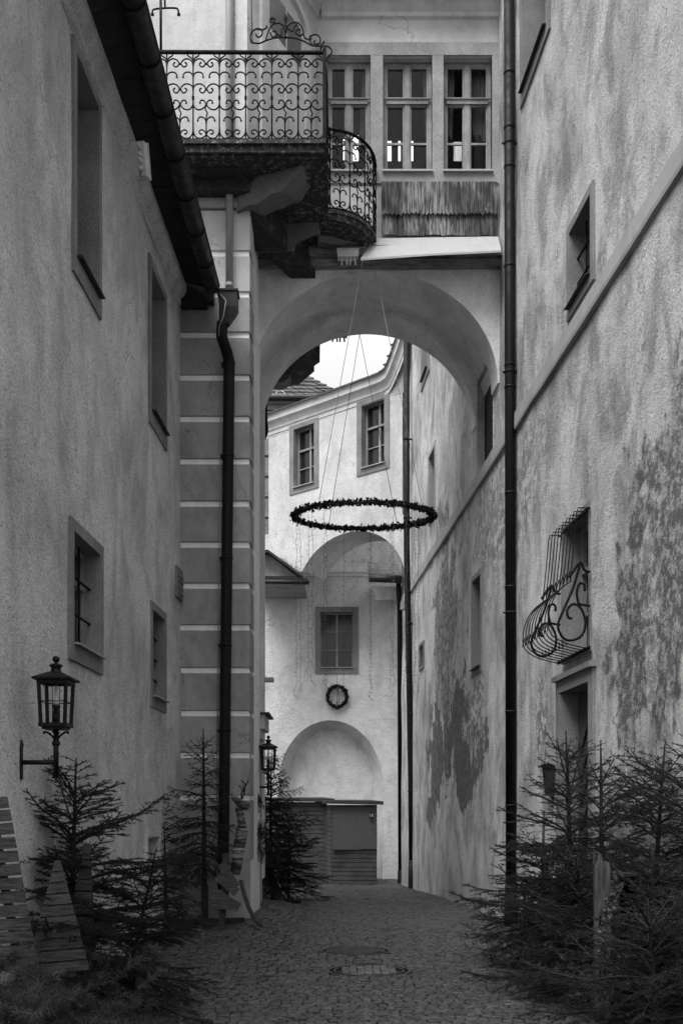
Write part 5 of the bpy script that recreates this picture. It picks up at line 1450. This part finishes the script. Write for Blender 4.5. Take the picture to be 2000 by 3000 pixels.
for i, (px, y0, y1, Y, lab) in enumerate(((1590, 2375, 2760, 10.7, 'thin pale pole rising out of the low firs near the big downpipe'), (1738, 2490, 2950, 8.9, 'thin dark pole beside the tall carved board'), (1700, 2560, 2800, 9.6, 'short stake half hidden between the right-hand firs'))):
    m = MB(); m.tube([P(px,y1,Y),P(px+2,y0,Y)],[.018,.014],7); tag(m.build('pole', M_post if i != 1 else M_postd), lab, 'pole', 'poles among the firs')
# grey jagged picket pieces
t = thing('picket_fence', P(1620,2700,10.2), 'short dark picket fence piece with fringed top among the right-hand firs', 'fence')
for i in range(7):
    m = MB(); x = xat(1580+i*9,10.2); m.box((x,10.2,.35),(.018,.02,.7)); m.prism([(x-.012,10.19,.7),(x+.012,10.19,.7),(x,10.19,.78)],(0,.02,0)); m.build('picket', M_post, t)
m = MB(); m.box((xat(1607,10.18),10.18,.62),(.24,.02,.14)); m.build('rail', M_postd, t)
# dark cabinet
Yc = 8.0; cx0, cx1 = xat(1812,Yc), xat(1868,Yc); z1 = zat(2560,Yc)
t = thing('open_cabinet', ((cx0+cx1)/2,Yc,0), 'narrow dark open wooden cabinet with an arched top bay at bottom right', 'cabinet')
m = MB()
for x in (cx0-.012, cx1+.012): m.box((x,Yc+.1,z1/2),(.024,.24,z1))
m.box(((cx0+cx1)/2,Yc+.225,z1/2),(cx1-cx0,.012,z1)); m.build('carcass', M_cab, t)
for z_ in (0.05,.30,.62,1.06,z1-.01):
    m = MB(); m.box(((cx0+cx1)/2,Yc+.1,z_),(cx1-cx0-.002,.22,.02)); m.build('shelf', M_cab, t)
m = MB(); xc = (cx0+cx1)/2; hw = (cx1-cx0)/2
for (zb, hh) in ((.88,.15),(z1-.22,.18)):
    for sgn in (-1,1):
        pts = [(xc+sgn*math.cos(R(15*k))*hw*.96,Yc-.01,zb+math.sin(R(15*k))*hh) for k in range(7)]
        m.prism(pts+[(xc+sgn*hw*.97,Yc-.01,zb+hh+.01)],(0,.015,0))
m.build('arch_trim', M_cab, t)
# ivy trailing up the carved board
m = MB(); lp = MB()
for k in range(150):
    z_ = rnd.uniform(.0,1.15); x = xat(1785,7.7)+.05*math.sin(z_*7)+rnd.gauss(0,.03); leaf(lp, Vector((x,7.7+rnd.gauss(0,.03),z_)), Vector((rnd.gauss(0,.5),-1,rnd.gauss(0,.5))), rnd.uniform(.02,.04))
t = thing('ivy_trail', (xat(1785,7.7),7.7,0), 'pale ivy climbing beside the tall carved board', 'ivy')
lp.build('leaves', M_ivyl, t); m.tube(smooth_pts([(xat(1785,7.7)+.05*math.sin(z*7),7.72,z) for z in [i*.115 for i in range(11)]],2),.006,5); m.build('stem', M_bark, t)
# ------------------------------------------------------------------ leaf litter
m = MB(); rg = random.Random(4)
for k in range(900):
    y = rg.uniform(7, 27); side_ = rg.random()
    xr = 3.4-.0693*y
    x = xr-abs(rg.gauss(0,.25))-.05 if side_ < .55 else rg.uniform(-2, xr) if side_ < .85 else -1.2-abs(rg.gauss(0,.4)) 
    if x < -2.1: continue
    p = Vector((x,y,gz(x,y)+.012+.004*rg.random())); s = rg.uniform(.012,.03); a = rg.random()*6.28
    d = Vector((math.cos(a),math.sin(a),rg.uniform(-.2,.2)))*s; e_ = Vector((-math.sin(a),math.cos(a),rg.uniform(-.3,.3)))*s*.5
    m.add([p-d,p-e_,p+d,p+e_],[(0,1,2,3)])
o = m.build('leaf_litter', M_leaf); o['kind'] = 'stuff'
